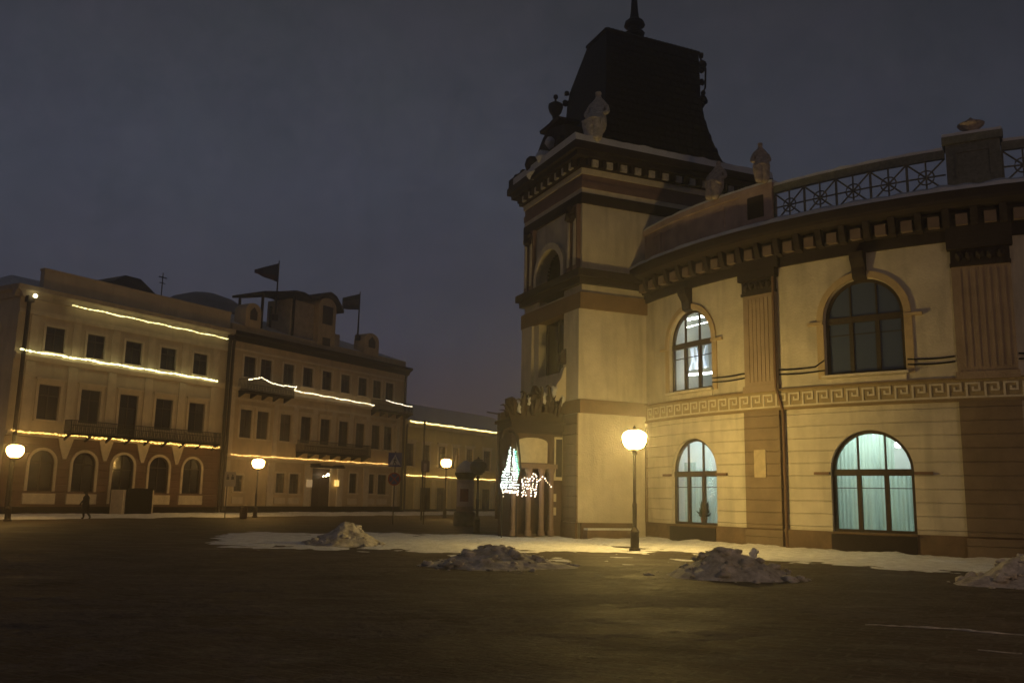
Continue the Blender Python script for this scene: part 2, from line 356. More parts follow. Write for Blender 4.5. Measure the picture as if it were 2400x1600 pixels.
# ------------------------------------------------------------------ ground and snow
def ground_mat():
    m = bpy.data.materials.new('dark_wet_paving'); m.use_nodes = True
    n = m.node_tree.nodes; l = m.node_tree.links; b = n['Principled BSDF']
    g = n.new('ShaderNodeNewGeometry')
    def nz_(sc, det=6): 
        t = n.new('ShaderNodeTexNoise'); t.inputs['Scale'].default_value = sc; t.inputs['Detail'].default_value = det; t.inputs['Roughness'].default_value = .7; l.new(g.outputs['Position'], t.inputs[0]); return t.outputs[0]
    r = n.new('ShaderNodeValToRGB'); l.new(nz_(.22), r.inputs[0]); r.color_ramp.elements[0].position = .35; r.color_ramp.elements[0].color = (.042, .028, .018, 1); r.color_ramp.elements[1].position = .7; r.color_ramp.elements[1].color = (.098, .068, .042, 1)
    # trodden thin snow in streaks and specks
    mp = n.new('ShaderNodeMapping'); mp.inputs['Scale'].default_value = (.35, 1.1, 1); mp.inputs['Rotation'].default_value = (0, 0, R(-14)); l.new(g.outputs['Position'], mp.inputs[0])
    t = n.new('ShaderNodeTexNoise'); t.inputs['Scale'].default_value = 1.3; t.inputs['Detail'].default_value = 9; t.inputs['Roughness'].default_value = .72; l.new(mp.outputs[0], t.inputs[0])
    mr = n.new('ShaderNodeMapRange'); l.new(t.outputs[0], mr.inputs[0]); mr.inputs[1].default_value = .50; mr.inputs[2].default_value = .68; mr.inputs[4].default_value = .45
    mx = n.new('ShaderNodeMix'); mx.data_type = 'RGBA'; l.new(mr.outputs[0], mx.inputs[0]); l.new(r.outputs[0], mx.inputs[6]); mx.inputs[7].default_value = (.30, .28, .25, 1)
    l.new(mx.outputs[2], b.inputs['Base Color'])
    rr = n.new('ShaderNodeMapRange'); l.new(nz_(.5), rr.inputs[0]); rr.inputs[1].default_value = .3; rr.inputs[2].default_value = .7; rr.inputs[3].default_value = .55; rr.inputs[4].default_value = .85
    l.new(rr.outputs[0], b.inputs['Roughness']); b.inputs['Specular IOR Level'].default_value = .25
    br = n.new('ShaderNodeTexBrick'); br.inputs['Scale'].default_value = .9; br.inputs['Mortar Size'].default_value = .022; br.inputs['Mortar Smooth'].default_value = .3; mp2 = n.new('ShaderNodeMapping'); mp2.inputs['Rotation'].default_value = (0, 0, R(31)); l.new(g.outputs['Position'], mp2.inputs[0]); l.new(mp2.outputs[0], br.inputs[0])
    b1 = n.new('ShaderNodeBump'); b1.inputs['Strength'].default_value = .8; b1.inputs['Distance'].default_value = .05; b1.invert = True; l.new(br.outputs['Fac'], b1.inputs['Height'])
    fg = n.new('ShaderNodeMapRange'); l.new(nz_(11, 9), fg.inputs[0]); fg.inputs[1].default_value = .33; fg.inputs[2].default_value = .67; fg.inputs[3].default_value = .55; fg.inputs[4].default_value = 1.5
    mg = n.new('ShaderNodeMix'); mg.data_type = 'RGBA'; mg.blend_type = 'MULTIPLY'; mg.inputs[0].default_value = 1; mj = n.new('ShaderNodeMix'); mj.data_type = 'RGBA'; l.new(br.outputs['Fac'], mj.inputs[0]); l.new(mx.outputs[2], mj.inputs[6]); mj.inputs[7].default_value = (.10, .082, .062, 1)
    l.new(mj.outputs[2], mg.inputs[6]); l.new(fg.outputs[0], mg.inputs[7]); l.new(mg.outputs[2], b.inputs['Base Color'])
    b2 = n.new('ShaderNodeBump'); b2.inputs['Strength'].default_value = 1; b2.inputs['Distance'].default_value = .12; l.new(nz_(5, 9), b2.inputs['Height']); l.new(b1.outputs[0], b2.inputs['Normal']); l.new(b2.outputs[0], b.inputs['Normal'])
    return m
g = MB(); g.add([(-900, -300, 0), (900, -300, 0), (900, 1400, 0), (-900, 1400, 0)], [(0, 1, 2, 3)])
tag(g.build('ground', ground_mat()), 'dark wet paved square with trodden snow', 'ground', kind='structure')

def fbm(x, y, sc, o=4):
    return noise.fractal(Vector((x*sc, y*sc, 3.3)), .9, 2.1, o)
def wing_dist(x, y):                             # distance in front of the curved wing wall
    cx, cy = AX-math.sin(APH)/AK, AY+math.cos(APH)/AK
    return math.hypot(x-cx, y-cy)-1/AK
def field(x0, x1, y0, y1, st, h):
    nx, ny = int((x1-x0)/st)+1, int((y1-y0)/st)+1; mb = MB()
    P = [[None]*nx for _ in range(ny)]
    vs = []; keep = {}
    hs = {}
    for j in range(ny):
        for i in range(nx): hs[i, j] = h(x0+i*st, y0+j*st)
    for j in range(ny-1):
        for i in range(nx-1):
            q = [(i, j), (i+1, j), (i+1, j+1), (i, j+1)]
            if max(hs[k] for k in q) > -.01:
                idx = []
                for k in q:
                    if k not in keep:
                        keep[k] = len(vs); vs.append((x0+k[0]*st, y0+k[1]*st, max(-.04, hs[k])))
                    idx.append(keep[k])
                mb.f.append(tuple(idx))
    mb.v = [Vector(v) for v in vs]
    return mb
def h_museum(x, y):
    d = wing_dist(x, y)
    # angle check: right of the tower
    w = 5.4+max(0, x-8)*.30+.9*fbm(x, y, .25)+.5*fbm(x, y, 1.1)
    a = (w-d)/1.5
    # in front of the tower and porch: a wider field reaching left
    dx, dy = (x+2.5)/9.5, (y-36.0)/7.0
    b = (1-math.hypot(dx, dy))*2.2+.35*fbm(x, y, .3)
    dx, dy = (x-2.2)/5.0, (y-27.6)/1.3
    c2 = (1-math.hypot(dx, dy))*.35+.4*fbm(x, y, .8)-.25
    m = max(min(a, 1.2), min(b, .6), c2)
    tr = -.05*max(0, math.sin((d-3.4)*1.25))*(.5+.5*fbm(x, y, .4))
    hh = .075*min(m, 1)+.045*fbm(x, y, 1.1, 6)+tr
    if 3.2 < d < 4.0: hh -= .03
    if d < 1.6: hh += .08*(1.6-d)*(.7+.7*fbm(x, y, .9))
    return hh
mb = field(-12, 24, 16, 47, .16, h_museum)
tag(mb.build('snow_cover', M['snow'], smooth=True), 'trampled snow lying along the foot of the museum', 'snow', kind='stuff')
def h_slush(x, y):
    r = math.hypot(x-3, y-14)
    p = fbm(x*.55+9, y*1.5, .33, 5)+.45*fbm(x, y*1.6, 1.7, 4)
    rut = .10*math.sin((y-.25*x)*2.1+1.5*fbm(x, y, .2))
    return .035*(p-.30+rut)+.02*fbm(x, y, 3.2, 4)
mb = field(-13, 15, 7.5, 27, .11, h_slush)
tag(mb.build('slush', mat('brown_slush', (.125, .10, .076), .8, .2, 5, 1, 14, col2=(.055, .041, .03)), smooth=True), 'thin brown slush trodden across the square', 'slush', kind='stuff')
mb = MB(); vs = {}
S0, S1, NN = -30, 75, 46
def h_house(s, n):
    w = 7.2+1.3*fbm(s, 0, .12)
    if s > 38: w = 16
    return .10*min(1, (w-n)/1.5)+.10*fbm(s, n*1.5, .5, 5)-(.10 if 9 < n-(s-38)*.02 < 11.5 else 0)
grid = []
nn = 34; ns = 300
for i in range(ns+1):
    for j in range(nn+1):
        s = S0+(S1-S0)*i/ns; n_ = 17*j/nn; mb.v.append(HS(s, n_, max(-.05, h_house(s, n_))))
for i in range(ns):
    for j in range(nn):
        a = i*(nn+1)+j; q = (a, a+1, a+nn+2, a+nn+1)
        if max(mb.v[k].z for k in q) > -.03: mb.f.append(q)
tag(mb.build('snow_strip', M['snow'], smooth=True), 'long strip of snow before the row of houses', 'snow', kind='stuff')

def pile(name, c, rx, ry, h, rot, label, seed, mtl=None, peaks=()):
    mb = MB(); nr, na = 26, 60; ca, sa = math.cos(rot), math.sin(rot)
    def hh(u, v):
        r = math.hypot(u, v)
        k = max(0, 1-r*r)**1.25
        x, y = u*rx, v*ry
        z = h*k*(1+.0*r)
        for (pu, pv, ph, pr) in peaks: z += ph*math.exp(-((u-pu)**2+(v-pv)**2)/pr**2)*max(0, 1-r)
        z += (.16*noise.fractal(Vector((x*1.6+seed, y*1.6, 1)), .7, 2.2, 5)+.10*abs(noise.noise(Vector((x*5+seed, y*5, 2)))))*min(1, k*2.2)*(h/.7)
        return z-.02
    for i in range(nr+1):
        for j in range(na):
            r = i/nr; a = 2*math.pi*j/na
            rr = r*(1+.22*noise.noise(Vector((math.cos(a)*1.5+seed, math.sin(a)*1.5, 0))))
            u, v = rr*math.cos(a), rr*math.sin(a)
            u2, v2 = r*math.cos(a), r*math.sin(a)
            z = hh(u2, v2) if i < nr else -.03
            x, y = u*rx, v*ry
            mb.v.append(Vector((c[0]+x*ca-y*sa, c[1]+x*sa+y*ca, max(-.03, z))))
    for i in range(nr):
        for j in range(na):
            mb.f.append((i*na+j, i*na+(j+1) % na, (i+1)*na+(j+1) % na, (i+1)*na+j))
    # broken clods lying on it
    rnd = random.Random(seed)
    for k in range(80):
        a = rnd.uniform(0, 6.28); r = rnd.uniform(.05, 1.22)**.8; u, v = r*math.cos(a), r*math.sin(a)
        z = hh(u, v) if r < 1 else 0; x, y = u*rx, v*ry; s = rnd.choice((.03, .04, .05, .07, .10, .14))*(1 if r < 1 else .6)
        mb.blob((c[0]+x*ca-y*sa, c[1]+x*sa+y*ca, max(0, z)+s*.1), s*.9, 2, .7, (1.2, 1.1, .7))
    o = mb.build(name, mtl or M['snow_dirty'], origin=(c[0], c[1], 0), smooth=True, recalc=False)
    return tag(o, label, 'snow pile', 'shovelled snow piles on the square')
mb = MB()
for pts in (((-1.27, 24.5), (-.55, 23.95), (.18, 23.14)), ((.0, 21.95), (.75, 21.3)), ((5.3, 13.7), (5.9, 13.62), (6.5, 13.38), (7.3, 12.9), (8.4, 12.3)), ((5.85, 11.6), (6.3, 11.35))):
    P = []
    for a, b in zip(pts, pts[1:]):
        for i in range(14):
            t = i/14; x = a[0]+(b[0]-a[0])*t; y = a[1]+(b[1]-a[1])*t; P.append((x, y+.14*noise.noise(Vector((x*2.5, y, 0))), .002+.012*noise.noise(Vector((x*6, y, 0)))))
    mb.mark(); mb.tube(P, [.008+.035*abs(noise.noise(Vector((p[0]*4, p[1], 5)))) for p in P], 6)
mb.build('snow_crust', M['snow_dirty'], smooth=True)
tag(bpy.data.objects['snow_crust'], 'thin ridges of crusted snow left by the plough', 'snow', kind='stuff')
pile('snow_pile', (5.25, 21.75), 1.75, 1.25, .42, -.1, 'grey lumpy snow pile before the lit windows, largest and nearest', 3.1, peaks=((-.22, 0, .30, .30), (.15, .1, .14, .3)))
pile('snow_pile', (-.25, 23.8), 2.05, 1.5, .30, .25, 'long dirty snow heap left of the bright lamp post', 8.7, peaks=((.12, .1, .24, .26), (-.3, .2, .15, .3)))
pile('snow_pile', (-5.75, 32.2), 1.5, 1.5, .45, .1, 'rounded snow heap standing alone on the dark square', 15.2, peaks=((.1, 0, .35, .35),))
pile('snow_pile', (12.0, 21.2), 1.7, 1.3, .42, .1, 'dark snow heap cut by the right edge of the view', 22.9, peaks=((0, 0, .25, .4),))
mb = MB(); mb.blob((7.45, 27.9, .12), .13, 2, .9, (1.0, .7, 1.5)); mb.blob((7.55, 27.85, .27), .07, 1, .8)
tag(mb.build('snow_lump', M['snow'], origin=(7.5, 27.9, 0)), 'small upright lump of white snow behind the largest pile', 'snow lump')

# ------------------------------------------------------------------ museum: curved wing and tower
mus = thing('museum_building', (5, 42, 0), 'old museum with black mansard tower and curved cream wing', 'museum')
WS0, WS1 = -2.35, 22.3
LW = [(c-1.44, c+1.44, .78, 2.93, 4.37) for c in (1.76, 9.76, 17.76)]
UW = [(c-1.42, c+1.42, 6.42, 8.50, 9.92) for c in (1.66, 9.72, 17.72)]
mb = MB(); wall(mb, WING, WS0, WS1, .72, 5.30, 0, LW, .34, .6); mb.build('lower_wall', M['cream_rust'], mus, recalc=False)
mb = MB(); wall(mb, WING, WS0, WS1, 5.30, 11.3, 0, UW, .34, .6); mb.build('upper_wall', M['cream'], mus, recalc=False)
mb = MB(); wall(mb, WING, WS0, WS1, -.1, .74, .10, [], .1, .6)
fprof(mb, WING, WS0, WS1, [(0, .70), (.10, .70), (.16, .74), (.16, .80), (0, .84)]) if False else None
fbox(mb, WING, WS0, WS1, -.05, .10, .72, .78)
mb.build('plinth', M['plinth'], mus, recalc=False)
# back, roof
mb = MB(); fbox(mb, WING, WS0, WS1, -9, -.9, 12.3, 12.42); fbox(mb, WING, WS0, WS1, -9, -8.7, 0, 12.3); fbox(mb, WING, WS1-.1, WS1, -8.7, -.4, 0, 12.3)
mb.build('wing_roof', M['snow_roof'], mus)
# greek key band
mb = MB(); fbox(mb, WING, -1.9, WS1, -.02, .07, 5.30, 5.98); mb.build('key_band', M['brown'], mus) if False else mb.build('key_band', mat('tan_band', (.33, .26, .15), .85, .1, 2, .3, 14), mus)
mb = MB()
def keycell(s, w):
    t = .06; n0, n1 = .071, .10; z0, z1 = 5.42, 5.88; h = z1-z0
    a = s
    P = [(0, z0, .12*w, z1), (0, z1-t, .78*w, z1), (.68*w, z0+.16, .80*w, z1), (.34*w, z0+.16, .80*w, z0+.16+t), (.34*w, z0+.16, .46*w, z1-.15)]
    for (x0, y0, x1, y1) in P: fbox(mb, WING, a+x0, a+x1, n0, n1, y0, y1, 1)
    fbox(mb, WING, a, a+w, n0, n1, z0-t, z0, 1)
s = -1.6
while s < WS1-1:
    keycell(s, .56); s += .56
mb.build('greek_key', M['cream_trim'], mus)
mb = MB()
for z, n in ((5.98, .16), (5.24, .12)): mb.mark(); fbox(mb, WING, -1.9, WS1, 0, n, z, z+.07)
mb.each('string_course', mat('string_course_brown', (.24, .17, .09), .85, .1, 2), mus)
# pilasters
PILS = [5.62, 13.66, 21.6]
mb = MB()
for i, c in enumerate(PILS):
    w = .80 if i == 0 else .92
    mb.mark(); fbox(mb, WING, c-w, c+w, 0, .16, .78, 5.24); fbox(mb, WING, c-w-.03, c+w+.03, 0, .20, -.1, .72)
mb.mark(); fbox(mb, WING, -2.3, -1.75, 0, .12, .78, 5.24)
mb.each('lower_pilaster', M['brown_rust'], mus)
for i, c in enumerate(PILS):
    w = .76 if i == 0 else .90
    mb = MB(); fbox(mb, WING, c-w, c+w, 0, .10, 6.05, 9.9)
    fbox(mb, WING, c-w-.05, c+w+.05, 0, .17, 5.99, 6.25)
    k = 7
    for j in range(k):
        x = c-w+.12+(2*w-.24)*(j+.5)/k; fbox(mb, WING, x-.055, x+.055, .10, .122, 6.4, 9.75)
    mb.build('pilaster', M['pilaster'], mus)
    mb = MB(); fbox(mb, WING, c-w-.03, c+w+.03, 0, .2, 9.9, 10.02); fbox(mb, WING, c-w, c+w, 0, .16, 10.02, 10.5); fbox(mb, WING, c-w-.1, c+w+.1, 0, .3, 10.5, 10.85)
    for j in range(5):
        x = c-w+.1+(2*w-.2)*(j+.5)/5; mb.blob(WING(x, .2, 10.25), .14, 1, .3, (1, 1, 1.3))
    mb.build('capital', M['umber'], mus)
# frieze, brackets, cornice
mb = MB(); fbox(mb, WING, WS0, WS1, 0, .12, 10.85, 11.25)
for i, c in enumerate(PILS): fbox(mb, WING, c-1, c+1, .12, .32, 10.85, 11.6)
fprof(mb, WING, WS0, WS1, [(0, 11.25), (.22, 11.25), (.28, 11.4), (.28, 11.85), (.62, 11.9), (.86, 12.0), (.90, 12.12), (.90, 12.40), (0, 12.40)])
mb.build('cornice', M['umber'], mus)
mb = MB(); s = -1.6
while s < WS1-.4:
    mb.mark(); fbox(mb, WING, s, s+.36, .13, .50, 11.30, 11.68, 1); s += .86
mb.each('dentil', mat('dentil_plaster', (.19, .14, .115), .85, .1, 2), mus)
mb = MB(); s = -1.15
while s < WS1-.4:
    mb.mark(); fprof(mb, WING, s, s+.22, [(.12, 11.22), (.40, 11.3), (.50, 11.5), (.60, 11.88), (.12, 11.88)], 1); s += .86
mb.each('bracket', M['umber'], mus)
mb = MB(); ns_ = 170
for i in range(ns_+1):
    s = WS0-.3+(WS1-WS0+.3)*i/ns_; w = .05*noise.noise(Vector((s*1.7, 0, 0)))
    mb.v += [WING(s, -.9, 12.42), WING(s, -.9, 12.80), WING(s, .12, 12.86+w*2), WING(s, .86+w*.5, 12.56+w), WING(s, .94+w*.5, 12.41)]
mb.f = [(i*5+j, i*5+j+1, i*5+j+6, i*5+j+5) for i in range(ns_) for j in range(4)]
mb.build('cornice_snow', M['snow_roof'], mus, recalc=False)
# keystones and hood mouldings
for op in UW[:3]:
    mb = MB(); c = (op[0]+op[1])/2
    fprof(mb, WING, c-.24, c+.24, [(0, 9.85), (.18, 9.95), (.22, 10.3), (.42, 10.6), (.46, 10.85), (0, 10.85)], 1)
    mb.build('keystone', M['umber'], mus)
hood = mat('hood_moulding_plaster', (.47, .36, .21), .85, .1, 2, .2, 14)
for op in UW:
    mb = MB(); archring(mb, WING, (op[0]-.02, op[1]+.02, op[3]-.05, op[3], op[4]+.02), .24, 0, .09)
    for q in (-1, 1):
        e = op[0] if q < 0 else op[1]
        a, b = (e-.62, e-.02) if q < 0 else (e+.02, e+.62)
        fbox(mb, WING, a, b, 0, .13, op[3]-.16, op[3]-.05, 1)
        fbox(mb, WING, min(a, b)+(.34 if q < 0 else 0), max(a, b)-(0 if q < 0 else .34), 0, .055, op[2]-.1, op[3]-.16, 1)
    mb.build('hood_moulding', hood, mus)
    mb = MB(); fbox(mb, WING, op[0]-.1, op[1]+.1, -.3, .2, op[2]-.10, op[2]-.012, 3); fbox(mb, WING, op[0], op[1], 0, .06, 6.06, 6.28, 3)
    mb.build('window_sill', M['cream_trim'], mus)
for op in LW:
    mb = MB()
    for q in (-1, 1):
        e = op[0] if q < 0 else op[1]
        a, b = (e-.60, e-.02) if q < 0 else (e+.02, e+.60)
        fbox(mb, WING, a, b, 0, .10, op[3]-.14, op[3]-.04, 1)
    mb.build('impost', M['brown'], mus)
    mb = MB(); fbox(mb, WING, op[0]-.04, op[1]+.04, -.3, .19, op[2]-.07, op[2]-.012, 3)
    mb.build('window_sill', M['plinth'], mus)
    mb = MB(); fbox(mb, WING, op[0], op[1], .1, .15, -.1, .69, 3); mb.build('sill_panel', M['umber'], mus)

def big_window(op, F, fmat, gmat, curtain=None, n=-.2):
    mb = MB(); archring(mb, F, (op[0]+.12, op[1]-.12, op[2]+.1, op[3], op[4]-.12), .12, n-.06, n+.06)
    fbox(mb, F, op[0], op[1], n-.06, n+.06, op[2], op[2]+.1, 3)
    fbox(mb, F, op[0], op[1], n-.07, n+.08, op[3]-.17, op[3]+.06, 3)
    w = op[1]-op[0]
    for k in (1, 2):
        x = op[0]+w*k/3; fbox(mb, F, x-.075, x+.075, n-.06, n+.06, op[2]+.1, op[3]-.17, 1); fbox(mb, F, x-.028, x+.028, n-.04, n+.05, op[3]+.06, ztop(op, x)-.04, 1)
    fbox(mb, F, op[0], op[1], n-.03, n+.03, op[3]-.62, op[3]-.59, 3)
    wo = mb.build('window', fmat, mus)
    mb = MB(); pane_mesh(mb, F, op, n); mb.build('pane', gmat, wo, recalc=False)
    return wo
def curtain(op, parent, m, s0, s1, n, z0, ztopf, amp=.03, per=.15):
    mb = MB(); k = int((s1-s0)/.022)
    for i in range(k+1):
        s = s0+(s1-s0)*i/k; d = amp*math.sin(s/per*6.28+1.4*math.sin(s*3.1))*(.7+.3*math.sin(s*7.7))
        mb.v += [WING(s, n+d, z0), WING(s, n+d*.6, max(z0+.02, ztopf(s)))]
    mb.f = [(2*i, 2*i+2, 2*i+3, 2*i+1) for i in range(k)]
    return mb.build('curtain', m, parent, recalc=False, smooth=True)
def room(c, z0, z1, d0=-.36, d1=-3.6, hw=2.0):
    mb = MB(); s0, s1 = c-hw, c+hw
    q = lambda *p: mb.add(p, [(0, 1, 2, 3)])
    q(WING(s0, d1, z0), WING(s1, d1, z0), WING(s1, d1, z1), WING(s0, d1, z1))
    for s in (s0, s1): q(WING(s, d0, z0), WING(s, d1, z0), WING(s, d1, z1), WING(s, d0, z1))
    for z in (z0, z1): q(WING(s0, d0, z), WING(s1, d0, z), WING(s1, d1, z), WING(s0, d1, z))
    mb.build('room_lining', M['room'], mus, recalc=False)
def lamp_at(p, w, col, r=.15, name='room_light'):
    d = bpy.data.lights.new(name, 'POINT'); d.energy = w; d.color = col; d.shadow_soft_size = r
    o = bpy.data.objects.new(name, d); o.location = p; COL.objects.link(o); return o
def fixture(c, n, z, r=.16, st=14, col=(.95, 1, 1)):
    mb = MB(); mb.blob(WING(c, n, z), r, 2); mb.build('ceiling_lamp', emit('ceiling_lamp_glow', col, st), mus)

# lower window near the tower: pale curtains
w1 = big_window(LW[0], WING, M['frame_wood'], M['glass'])
room(LW[0][0]+1.44, .6, 4.9); fixture(1.35, -1.6, 4.0, .12, 10)
lamp_at(WING(1.76, -1.9, 4.35), 130, (.80, .98, 1.0))
curtain(LW[0], w1, M['curt_pale'], .34, 3.2, -.62, .7, lambda s: 3.4 if s < 1.25 else (2.95 if s > 2.2 else 3.1), .035, .2)
# lower window further right: teal curtains, upper right corner open
w2 = big_window(LW[1], WING, M['frame_wood'], M['glass'])
room(9.76, .6, 4.9); lamp_at(WING(9.5, -1.9, 4.3), 125, (.86, 1.0, .93)); fixture(10.35, -1.5, 3.92, .13, 9)
curtain(LW[1], w2, M['curt_teal'], 8.2, 10.42, -.62, .7, lambda s: 4.6)
curtain(LW[1], w2, M['curt_teal'], 10.36, 11.4, -.70, .7, lambda s: 2.95)
w3 = big_window(LW[2], WING, M['frame_wood'], M['glass_dark'])
# upper windows
u1 = big_window(UW[0], WING, M['frame_wood'], M['glass'])
room(1.66, 6.2, 10.3, hw=1.9)
tube = emit('fluorescent_tube_glow', (.95, 1, .92), 14)
mb = MB()
D1 = lambda s_, z_, d=.7: WING(s_-1.2*d, -d-.3, z_+.33*d)
for k, (a, b) in enumerate(((1.1, 1.25), (1.42, 1.9), (2.0, 2.5))): mb.mark(); mb.tube([D1(a, 9.62), D1(b, 9.60-.03*k)], .06)
for a, b in ((.95, 1.7), (1.8, 2.7)): mb.mark(); mb.tube([D1(a, 9.27), D1(b, 9.27)], .022)
for k, (a, b) in enumerate(((.9, .96), (1.1, 1.55), (1.66, 1.98), (2.15, 2.85))): mb.mark(); mb.tube([D1(a, 7.12-.03*k), D1(b, 7.09-.03*k)], .055)
mb.each('light_tube', tube, mus)
mb = MB()
for i in range(13):
    a = i/12; x = 1.15+1.45*a
    mb.v += [D1(x, 7.25, .9+.25*math.sin(a*6)), D1(x-.1*a, 8.25+.2*math.cos(a*5), .9+.25*math.sin(a*6+1))]
mb.f = [(2*i, 2*i+2, 2*i+3, 2*i+1) for i in range(12)]
mb.build('display_screen', emit('pale_screen_glow', (.35, .50, .62), .35), mus, recalc=False)
mb = MB()
for (a, b, c) in ((1.2, 1.45, 1.3), (1.75, 1.5, 1.45), (1.65, 1.8, 1.7), (2.35, 2.2, 2.4)):
    mb.mark(); mb.tube([D1(a, 7.3, .6), D1(b, 7.75, .6), D1(c, 8.25, .6)], [.06, .035, .02])
mb.each('screen_streak', emit('screen_edge_glow', (.62, .78, 1), 1.3), mus)
big_window(UW[1], WING, M['frame_wood'], M['glass_sky_tint'])
big_window(UW[2], WING, M['frame_wood'], M['glass_sky_tint'])
lamp_at(WING(1.66, -2.6, 9.9), 5, (.8, .95, 1.0))
# parapet, grille, pedestals
mb = MB(); fbox(mb, WING, -3.3, 6.35, -.3, .05, 12.5, 14.15); fbox(mb, WING, -3.4, 6.42, -.38, .16, 14.15, 14.38)
fbox(mb, WING, -3.3, 6.38, .05, .12, 12.5, 12.85); fbox(mb, WING, 4.85, 6.38, .05, .14, 12.85, 14.15)
for a, b in ((-2.9, -.4), (0, 3.9)): archring(mb, WING, (a, b, 13.05, 13.85, 13.85), .1, .05, .10)
mb.build('parapet', M['parapet'], mus)
mb = MB(); fbox(mb, WING, 5.25, 6.0, .142, .17, 13.05, 13.95); mb.build('parapet_panel', M['umber'], mus)
mb = MB()
for (a, b) in ((6.42, 12.78), (14.56, 20.9)):
    mb.mark(); fbox(mb, WING, a, b, -.10, .02, 12.56, 12.72); fbox(mb, WING, a, b, -.13, .05, 13.92, 14.22)
    k = round((b-a)/1.27); w = (b-a)/k
    for i in range(k):
        x0 = a+w*i; xc = x0+w/2; zc = 13.32; hz = .6
        for (p, q) in (((x0, zc-hz), (x0+w, zc+hz)), ((x0, zc+hz), (x0+w, zc-hz)), ((xc, zc-hz), (xc, zc+hz)), ((x0, zc), (x0+w, zc))):
            mb.tube([WING(p[0], -.04, p[1]), WING(q[0], -.04, q[1])], .035, 5)
        mb.tube([WING(xc+.27*math.cos(t*math.pi/6), -.04, zc+.27*math.sin(t*math.pi/6)) for t in range(13)], .03, 5, False)
        mb.tube([WING(x0, -.04, zc-hz), WING(x0, -.04, zc+hz)], .05, 5)
mb.each('roof_grille', M['grille'], mus)
mb = MB()
for c in (13.68, 21.7):
    mb.mark(); fbox(mb, WING, c-.85, c+.85, -.6, .12, 12.5, 14.35); fbox(mb, WING, c-.95, c+.95, -.7, .24, 14.35, 14.62); fbox(mb, WING, c-.9, c+.9, -.65, .2, 12.5, 12.8)
    archring(mb, WING, (c-.5, c+.5, 13.1, 14.0, 14.0), .08, .12, .16)
mb.each('parapet_pedestal', M['grille'], mus)
mb = MB()
for (a, b, z, n0, n1) in ((-3.4, 6.4, 14.38, -.36, .15), (6.42, 12.72, 14.22, -.12, .04), (14.62, 20.8, 14.22, -.12, .04), (12.75, 14.6, 14.62, -.68, .22)):
    k = int((b-a)/.25); mb.mark()
    for i in range(k):
        s = a+(b-a)*i/k; t = a+(b-a)*(i+1)/k; w0 = .11+.05*noise.noise(Vector((s*2, 1, 0))); w1_ = .11+.05*noise.noise(Vector((t*2, 1, 0)))
        mb.hexa([WING(s, n0, z), WING(t, n0, z), WING(t, n1, z), WING(s, n1, z), WING(s, n0+.02, z+w0), WING(t, n0+.02, z+w1_), WING(t, n1-.02, z+w1_), WING(s, n1-.02, z+w0)])
mb.each('parapet_snow', M['snow_roof'], mus)
# cables on the wall
mb = MB()
for z, n in ((6.62, .03), (6.80, .03)):
    for (a, b) in ((3.1, 4.8), (6.42, 8.28), (11.2, 12.7), (14.6, 16.2)):
        pts = [WING(a+(b-a)*i/10, n+.02, z-.04*math.sin(i/10*3.14)+(.5*max(0, i/10-.8)*5*.4 if z > 6.7 and a == 6.42 else 0)) for i in range(11)]
        mb.mark(); mb.tube(pts, .03, 5)
mb.each('wall_cable', M['black'], mus)
mb = MB(); fbox(mb, WING, 5.28, 5.80, .16, .20, 2.70, 3.75, 1); pl = mb.build('wall_plaque', mat('dull_plaque', (.42, .34, .22), .7, .1, 4), mus)
mb = MB(); mb.tube([WING(6.56, .1, -.05)]+[WING(6.56, .1, z) for z in (1, 3, 5, 5.2)]+[WING(6.35, .2, 6.1), WING(6.35, .2, 10.8)], .055, 8); mb.build('drainpipe', M['brown'], mus)

# ---- tower
TW, TL = 6.2, 9.8
def tw(mb, z0, z1, n):                             # all four faces of a band
    a, b, c, d = SIDE(-n, n, 0), SIDE(TL+n, n, 0), SIDE(TL+n, -TW-n, 0), SIDE(-n, -TW-n, 0)
    mb.hexa([p+Vector((0, 0, z0)) for p in (a, b, c, d)]+[p+Vector((0, 0, z1)) for p in (a, b, c, d)])
mb = MB(); wall(mb, SIDE, 0, TL, 0, 15.3, 0, [])
FO = [(1.75, 4.45, 11.2, 12.55, 13.8), (1.75, 4.45, 7.6, 10.4, 10.4)]
wall(mb, FRONT, 0, TW, 0, 15.3, 0, FO, .5)
wall(mb, SIDE, 0, TL, 0, 15.3, -TW, [])
mb.add([SIDE(TL, 0, 0), SIDE(TL, -TW, 0), SIDE(TL, -TW, 15.3), SIDE(TL, 0, 15.3)], [(0, 1, 2, 3)])
mb.build('tower_wall', M['cream'], mus, recalc=False)
mb = MB()
for (z0, z1, n) in ((5.53, 6.15, .10), (10.3, 11.05, .14)): mb.mark(); tw(mb, z0, z1, n)
mb.each('tower_band', mat('tower_band_brown', (.21, .135, .07), .85, .12, 1.2, .3, 14), mus)
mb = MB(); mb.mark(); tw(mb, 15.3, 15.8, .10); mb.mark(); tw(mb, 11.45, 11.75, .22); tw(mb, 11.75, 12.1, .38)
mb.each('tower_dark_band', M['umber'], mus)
mb = MB(); mb.mark(); tw(mb, 15.8, 16.05, .06); mb.mark(); tw(mb, 16.72, 17.0, .12); mb.each('tower_pale_band', M['cream_trim'], mus)
mb = MB(); tw(mb, 16.05, 16.38, .10); tw(mb, 16.38, 16.72, .05); mb.build('tower_mauve_band', M['mauve'], mus)
mb = MB(); tw(mb, 17.0, 17.4, .30); tw(mb, 17.4, 17.65, .62); tw(mb, 17.65, 18.02, .80)
for i in range(13):
    fbox(mb, SIDE, .0+i*.78, .16+i*.78, .1, .55, 17.02, 17.38)
for i in range(9): fbox(mb, FRONT, .0+i*.75, .16+i*.75, .1, .55, 17.02, 17.38)
